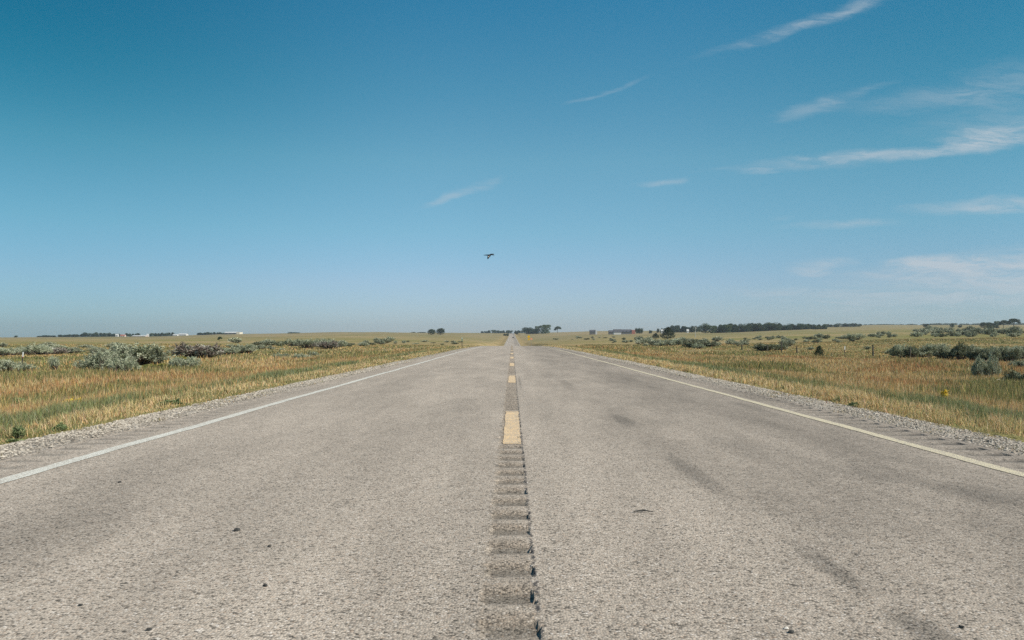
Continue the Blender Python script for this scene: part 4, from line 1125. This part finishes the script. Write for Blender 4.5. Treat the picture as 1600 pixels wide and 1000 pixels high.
# ------------------------------------------------------------------ farm buildings on the horizon
M_bw = plain('white_siding', (.56, .55, .53), .06, 1, .7); M_bc = plain('cream_siding', (.62, .57, .46), .08, 1, .7)
M_br = plain('red_siding', (.36, .15, .11), .15, 1, .8); M_roofw = plain('pale_metal_roof', (.52, .52, .51), .06, 1, .5); M_roofd = plain('dark_roof', (.075, .075, .085), .2, 1, .7)
M_roofr = plain('red_roof', (.40, .15, .11), .15, 1, .7); M_bd = plain('grey_siding', (.13, .125, .12), .2, 1, .8); M_win = plain('dark_glazing', (.03, .035, .04), .1, 1, .2); M_pink = plain('pinkish_siding', (.52, .42, .37), .1, 1, .8)
def building(px0, px1, base, top, d, wall, roof, label, name='farm_shed', roofpart=.4, depth=None, endwall=None, nwin=2, group='farm buildings on the horizon'):
    pxc = (px0+px1)/2
    x, y, z = on_ground(pxc, d)
    W = (px1-px0)/F*y; zt = 1+(HY-top)/F*y; zb = min(z, 1+(HY-base)/F*y)
    H = zt-zb; D = depth or min(W*.7, 14); hw = H*(1-roofpart)
    vis = 1+(HY-base)/F*y
    o = empty(name, (x, y, zb)); tag(o, label, 'farm building', group)
    m = MB(); m.box(-W/2, W/2, -D/2, D/2, -.5, hw)
    for sx in (-W/2, W/2):
        m.add([(sx, -D/2, hw), (sx, D/2, hw), (sx, 0, H-.03)], T=[(0, 1, 2)])
    m.build('wall', wall, o)
    r = MB(); t = .12; ov = .3
    for sg in (-1, 1):
        a = (-W/2-ov, sg*(D/2+ov), hw-ov*2*(H-hw)/D+.03); b_ = (W/2+ov, sg*(D/2+ov), a[2])
        r.add([a, b_, (b_[0], 0, H+.03), (a[0], 0, H+.03), (a[0], a[1], a[2]+t), (b_[0], b_[1], b_[2]+t), (b_[0], 0, H+.03+t), (a[0], 0, H+.03+t)],
              Q=[(0, 1, 2, 3), (7, 6, 5, 4), (0, 4, 5, 1), (1, 5, 6, 2), (3, 2, 6, 7), (0, 3, 7, 4)])
    r.build('roof', roof, o)
    for k in range(nwin):
        xx = -W/2+W*(k+.5)/nwin
        vz = max(0.3, vis-zb)
        m = MB(); m.box(xx-min(.9, W*.08), xx+min(.9, W*.08), -D/2-.06, -D/2+.02, vz+.2*(hw-vz), vz+.75*(hw-vz)); m.build('window', M_win, o)
    if endwall:
        m = MB(); m.box(W/2-.02, W/2+D*.35, -D/2-.05, D/2, -.5, H*.9); m.build('end_wing', endwall, o)
    return o
building(181, 185, 526.2, 521.8, 1330, M_bw, M_roofw, 'small white shed in front of the far left tree belt', nwin=1)
building(189, 196, 526, 523, 1330, M_pink, M_roofr, 'low shed with red roof just right of the small white shed')
building(209, 230, 525.8, 524, 1340, M_pink, M_roofw, 'long low pinkish shed on the left horizon', nwin=3)
building(229.5, 232.5, 525, 521.7, 1345, M_bw, M_roofw, 'narrow tall white shed at the end of the long low pinkish shed', nwin=1)
building(271, 278, 524.6, 522.4, 1320, M_bw, M_roofw, 'smaller of two bright white sheds on the left horizon')
building(280, 292.5, 524.4, 521.2, 1330, M_bw, M_roofw, 'larger of two bright white sheds on the left horizon', nwin=4)
building(353, 372, 523, 518.6, 1340, M_bd, M_roofw, 'long barn with white roof and cream end wing on the left horizon', 'barn', .35, 16, M_bc, 3)
building(921.5, 930, 518.6, 515.6, 900, M_bd, M_roofd, 'dark shed with white end alone on the right skyline', 'farm_shed', .35, 6, M_bw)
building(951, 958.5, 518.7, 516.2, 900, M_bd, M_roofd, 'low dark shed left of the white house with dark roof', 'farm_shed')
building(958.5, 970, 519.4, 514.6, 880, M_bw, M_roofd, 'white house with dark roof left of the long dark barn', 'farm_house', .5, None, None, 3)
building(969.5, 986, 517.6, 514.8, 920, M_bd, M_roofd, 'long dark barn with bright red end wing', 'barn', .5, 12, M_br, 3)
building(1033, 1038.5, 518, 514.9, 880, M_bw, M_roofw, 'small white house left of the larger juniper', 'farm_house', .4)
building(1073, 1076, 517.2, 514.6, 860, M_bw, M_roofw, 'tiny white shed in front of the belt right of the junipers', nwin=1)
building(573.5, 575.2, 523.6, 521.6, 1150, M_bw, M_roofw, 'tiny white hut on the bare hill left of the road', nwin=1)

# ------------------------------------------------------------------ cars on the far road
M_tyre = plain('tyre_rubber', (.03, .03, .03), .1, 10, .9); M_carglass = plain('car_glass', (.02, .025, .03), .05, 5, .1, spec=.6); M_lampred = plain('tail_lamp', (.35, .02, .02), .1, 5, .3)
def car(x, y, mat, label):
    z = float(road_z(np.array(x), np.array(y)))
    o = empty('car', (x, y, z)); tag(o, label, 'car', 'cars on the far road')
    m = MB()
    def loft(secs):
        V = []; Q = []
        for (yy, hw, z0, z1) in secs:
            V += [(-hw, yy, z0), (hw, yy, z0), (hw*.99, yy, z0+(z1-z0)*.6), (hw*.88, yy, z1), (-hw*.88, yy, z1), (-hw*.99, yy, z0+(z1-z0)*.6)]
        n = 6
        for i in range(len(secs)-1):
            for k in range(n): Q.append((i*n+k, i*n+(k+1) % n, (i+1)*n+(k+1) % n, (i+1)*n+k))
        m_ = len(V)-n
        Q += [(0, 5, 2, 1), (5, 4, 3, 2), (m_, m_+1, m_+2, m_+5), (m_+5, m_+2, m_+3, m_+4)]
        return V, Q
    V, Q = loft([(-2.3, .82, .35, .85), (-2.15, .9, .25, .98), (-1, .92, .22, 1.0), (1, .92, .22, .98), (2.1, .88, .25, .85), (2.3, .8, .35, .7)]); m.add(V, Q=Q)
    m.build('body', mat, o)
    m = MB(); V, Q = loft([(-1.9, .78, .99, 1.05), (-1.4, .74, .99, 1.46), (.3, .74, .99, 1.48), (1.1, .78, .97, 1.02)]); m.add(V, Q=Q); m.build('cabin_glass', M_carglass, o)
    m = MB(); m.box(-.66, .66, -1.35, .25, 1.47, 1.52); m.build('roof', mat, o)
    for sx in (-1, 1):
        for yy in (-1.4, 1.4):
            m = MB(); m.tube([(sx*.70, yy, .33), (sx*.93, yy, .33)], [.33, .33], 14); m.build('wheel', M_tyre, o)
        m = MB(); m.box(sx*.72-.12, sx*.72+.12, -2.27, -2.1, .62, .78); m.build('tail_lamp', M_lampred, o)
car(1.25, 860, plain('dark_car_paint', (.03, .03, .035), .05, 3, .3, spec=.5), 'dark car driving away on the far stretch of road')
car(1.9, 1330, plain('grey_car_paint', (.17, .17, .18), .05, 3, .3, spec=.5), 'grey car farther away near the end of the road')

# ------------------------------------------------------------------ bird
def bird():
    D = 60.0; u = D/F
    cx, cz = (764.0-800)*u, 1+(HY-399.3)*u
    o = empty('bird', (cx, D, cz)); o.scale = (1.12, 1.12, 1.15); tag(o, 'black and white bird flying above the road', 'bird')
    from mathutils import Matrix
    # body: head up right and away, tail down left towards the viewer
    B = MB(); pts = [(3.1, 3, 1.5), (2.6, 2.4, 1.3), (1.9, 1.6, .9), (.8, .3, .1), (-.5, -1.2, -1.6), (-1.1, -2.2, -2.9), (-1.5, -3.6, -4.6)]
    rad = [.1, .6, .95, 1.75, 1.6, 1.25, .6]
    B.tube([(a*u, b*u, c*u) for a, b, c in pts], [r*u for r in rad], 12)
    # wings: curved lofts with thickness, joined into the same skin by overlap at the shoulder
    def wing(path, chord, thick):
        V = []; Q = []
        for (p, c, t) in zip(path, chord, thick):
            p = Vector(p)
            for dv in ((0, c*.5, c*.26), (0, .1*c, t*1.3+.03*c), (0, -c*.5, -c*.36), (0, .1*c, -t)):
                V.append(((p.x+dv[0])*u, (p.y+dv[1])*u, (p.z+dv[2])*u))
        n = 4
        for i in range(len(path)-1):
            for k in range(n): Q.append((i*n+k, i*n+(k+1) % n, (i+1)*n+(k+1) % n, (i+1)*n+k))
        Q += [(0, 3, 2, 1), (len(V)-4, len(V)-3, len(V)-2, len(V)-1)]
        B.add(V, Q=Q)
    wing([(.8, .5, .5), (2.6, .6, 1.5), (4.8, .3, 1.7), (6.9, -.2, 1.75), (7.5, -.5, 1.6)], [3.4, 3.6, 3.0, 1.9, .5], [.8, .75, .6, .4, .12])
    wing([(.6, .5, .5), (-1.6, .7, .75), (-4.2, .8, .75), (-6.4, .5, .6), (-7.6, .2, .8)], [3.0, 2.6, 2.0, 1.2, .3], [.7, .55, .42, .28, .1])
    # primary feathers trailing from the right wing, and the spread tail
    for (a, b) in (((4.6, -.8, .9), (8.6, -2.2, -.7)), ((4.0, -.9, .8), (7.2, -2.4, -1.0))):
        B.tube([tuple(c*u for c in a), tuple((p+q)/2*u for p, q in zip(a, b)), tuple(c*u for c in b)], [.12*u, .16*u, .05*u], 5)
    for k in (-1, 0, 1):
        B.tube([(-.9*u, -2*u, -2.4*u), ((-1.2+.45*k)*u, -3.2*u, -4.1*u), ((-1.4+.7*k)*u, -4.2*u, (-5.2+.25*abs(k))*u)], [.45*u, .5*u, .22*u], 6)
    M_blk = plain('black_feathers', (.012, .013, .016), .2, 40, .6)
    B.build('body', M_blk, o, True)
    b = MB(); b.ellipsoid((-.55*u, -2.3*u, -1.95*u), (.9*u, .9*u, .95*u), 12, 8); b.build('white_belly', plain('white_feathers', (.62, .56, .50), .1, 40, .8), o, True)
    k = MB(); k.tube([(3.0*u, 2.9*u, 1.45*u), (3.9*u, 3.9*u, 1.5*u)], [.18*u, .03*u], 6); k.build('beak', M_blk, o)
bird()

# ------------------------------------------------------------------ haze
def haze():
    m = bpy.data.materials.new('haze_air'); m.use_nodes = True; nt = m.node_tree
    for n in list(nt.nodes):
        if n.type != 'OUTPUT_MATERIAL': nt.nodes.remove(n)
    v = nt.nodes.new('ShaderNodeVolumePrincipled')
    v.inputs['Color'].default_value = (.80, .88, .95, 1); v.inputs['Density'].default_value = HAZE; v.inputs['Anisotropy'].default_value = .3
    nt.links.new(v.outputs[0], nt.nodes['Material Output'].inputs['Volume'])
    b = MB(); b.box(-4300, 4300, -420, 4200, -30, 75)
    o = b.build('haze', m); tag(o, 'thin blue haze over the plain', 'haze', kind='stuff')
HAZE = .00013
haze()

# ------------------------------------------------------------------ camera
cam = bpy.data.cameras.new('camera'); co = link(bpy.data.objects.new('camera', cam))
cam.sensor_width = 36; cam.lens = 36*F/1600; cam.shift_y = (HY-500)/1600
cam.clip_start = .05; cam.clip_end = 20000
co.location = (0, 0, 1.0); co.rotation_euler = (R(90), 0, 0)
SC.camera = co

# ------------------------------------------------------------------ light and sky
SUN_EL, SUN_AZ = 42.0, 110.0      # azimuth clockwise from +Y (the way the road runs)
sd = Vector((math.sin(R(SUN_AZ))*math.cos(R(SUN_EL)), math.cos(R(SUN_AZ))*math.cos(R(SUN_EL)), math.sin(R(SUN_EL))))
sl = bpy.data.lights.new('sun', 'SUN'); sl.energy = 4.0; sl.angle = R(.53); sl.color = (1, .93, .82)
so = link(bpy.data.objects.new('sun', sl)); so.rotation_euler = sd.to_track_quat('Z', 'Y').to_euler(); so.location = (0, 0, 30)

w = bpy.data.worlds.new('World'); SC.world = w; w.use_nodes = True
g = NT(w.node_tree); bg = w.node_tree.nodes['Background']
sky = g.n('ShaderNodeTexSky', sky_type='NISHITA', sun_disc=False, sun_elevation=R(SUN_EL), sun_rotation=R(SUN_AZ), altitude=900, air_density=1.0, dust_density=.6, ozone_density=2.0)
gen = g.n('ShaderNodeTexCoord').outputs['Generated']
sp = g.n('ShaderNodeSeparateXYZ'); g.set(sp.inputs[0], gen)
dx, dy, dz = sp.outputs
SKY_TINT = [(0, (.54, .63, .86)), (.075, (.66, .75, .87)), (.14, (.62, .88, .87)), (.23, (.60, .985, .89)), (.32, (.40, .94, .89)), (.416, (.22, .87, .90)), (.6, (.24, .8, .88)), (1, (.35, .8, .88))]
tint = g.ramp(g.m('MAXIMUM', dz, 0), SKY_TINT)
skyc = g.mix(1.0, sky.outputs[0], tint, 'MULTIPLY')
# lens vignetting put into the sky colour on both sides, strongest high on the left
deep = g.m('MULTIPLY', g.m('ADD', g.mr(dx, -.05, -.6, 0, 1), g.mr(dx, .15, .6, 0, .6)), g.mr(dz, .12, .36))
skyc = g.mix(deep, skyc, g.mix(1.0, skyc, (.22, .78, .81), 'MULTIPLY'))
side = g.m('ADD', g.mr(dx, -.05, -.6, 0, 1), g.mr(dx, .1, .6, 0, .7))
skyc = g.mix(side, skyc, g.mix(1.0, skyc, (.62, .76, .77), 'MULTIPLY'))
# cirrus: streaks placed by direction, broken up by drawn-out noise
ysafe = g.m('MAXIMUM', dy, .05)
cv = g.n('ShaderNodeCombineXYZ'); g.set(cv.inputs[0], g.m('DIVIDE', dx, ysafe)); g.set(cv.inputs[1], g.m('DIVIDE', dz, ysafe))
uv = cv.outputs[0]
wz = g.n('ShaderNodeTexNoise'); g.set(wz.inputs['Vector'], g.mapv(uv, scale=(1, 2.2, 1))); wz.inputs['Scale'].default_value = 13; wz.inputs['Detail'].default_value = 5
off = g.n('ShaderNodeVectorMath', operation='MULTIPLY_ADD'); g.set(off.inputs[0], wz.outputs['Color']); off.inputs[1].default_value = (.05, .020, 0); off.inputs[2].default_value = (-.025, -.010, 0)
wu = g.n('ShaderNodeVectorMath', operation='ADD'); g.set(wu.inputs[0], uv); g.set(wu.inputs[1], off.outputs[0]); wuv = wu.outputs[0]
fib = g.noise(g.mapv(wuv, rot=(0, 0, R(-10)), scale=(6, 40, 1)), 1.0, 8, .7, .5)
fib2 = g.noise(g.mapv(wuv, rot=(0, 0, R(-13)), scale=(11, 75, 1)), 1.0, 9, .74, .6)
WISPS = [(1255, 38, 165, 10, 17.5, .40), (1330, 18, 70, 10, 17, .2), (942, 146, 72, 4.5, 18, .28), (690, 312, 42, 5, 14, .30), (748, 290, 45, 8, 20, .24), (1042, 284, 46, 5, 4, .40),
         (1270, 172, 70, 13, 14, .26), (1330, 148, 60, 9, 14, .24), (1480, 150, 170, 17, 6, .26), (1570, 130, 90, 34, 10, .26), (1430, 238, 265, 11, 5.5, .56), (1560, 214, 120, 16, 8, .3), (1580, 207, 110, 22, 8, .50), (1290, 246, 70, 9, 4, .25),
         (1180, 270, 36, 4.5, 2, .34), (1240, 262, 40, 7, 8, .14), (1540, 185, 130, 30, 8, .16), (1570, 319, 140, 13, 2, .62), (1330, 350, 90, 8, 2, .38), (1215, 340, 24, 4, 2, .14),
         (1560, 408, 170, 20, 5, .55), (1590, 440, 380, 46, 5, .66), (1290, 413, 50, 10, 6, .42), (1270, 425, 32, 6, 0, .45), (1420, 415, 80, 11, 4, .42), (1250, 452, 130, 9, 2, .3), (1490, 405, 80, 12, 3, .45)]
tot = None
for (px, py, a, b, ang, f) in WISPS:
    v = g.mapv(wuv, loc=((px-800)/F, (HY-py)/F, 0), rot=(0, 0, R(ang)), scale=(a/F, b/F, 1), typ='TEXTURE')
    ln = g.n('ShaderNodeVectorMath', operation='LENGTH'); g.set(ln.inputs[0], v)
    k = g.mr(g.m('ADD', ln.outputs[1], g.m('MULTIPLY', g.m('SUBTRACT', fib, .5), 1.7)), .0, 1.3, f, 0)
    tot = k if tot is None else g.m('ADD', tot, k)
tot = g.m('MULTIPLY', tot, g.mr(fib2, .32, .62, .22, 1.05))
tot = g.m('MULTIPLY', g.m('MINIMUM', tot, .8), g.mr(dy, .05, .2))
CLOUD = (4.0, 4.45, 4.85)
skyc = g.mix(tot, skyc, CLOUD)
g.set(bg.inputs['Color'], skyc)
bg.inputs['Strength'].default_value = .08

SC.view_settings.view_transform = 'Standard'; SC.view_settings.look = 'None'
SC.view_settings.exposure = .7; SC.view_settings.gamma = 1
SC.cycles.max_bounces = 5; SC.cycles.volume_bounces = 0; SC.cycles.transparent_max_bounces = 4
SC.cycles.use_denoising = False
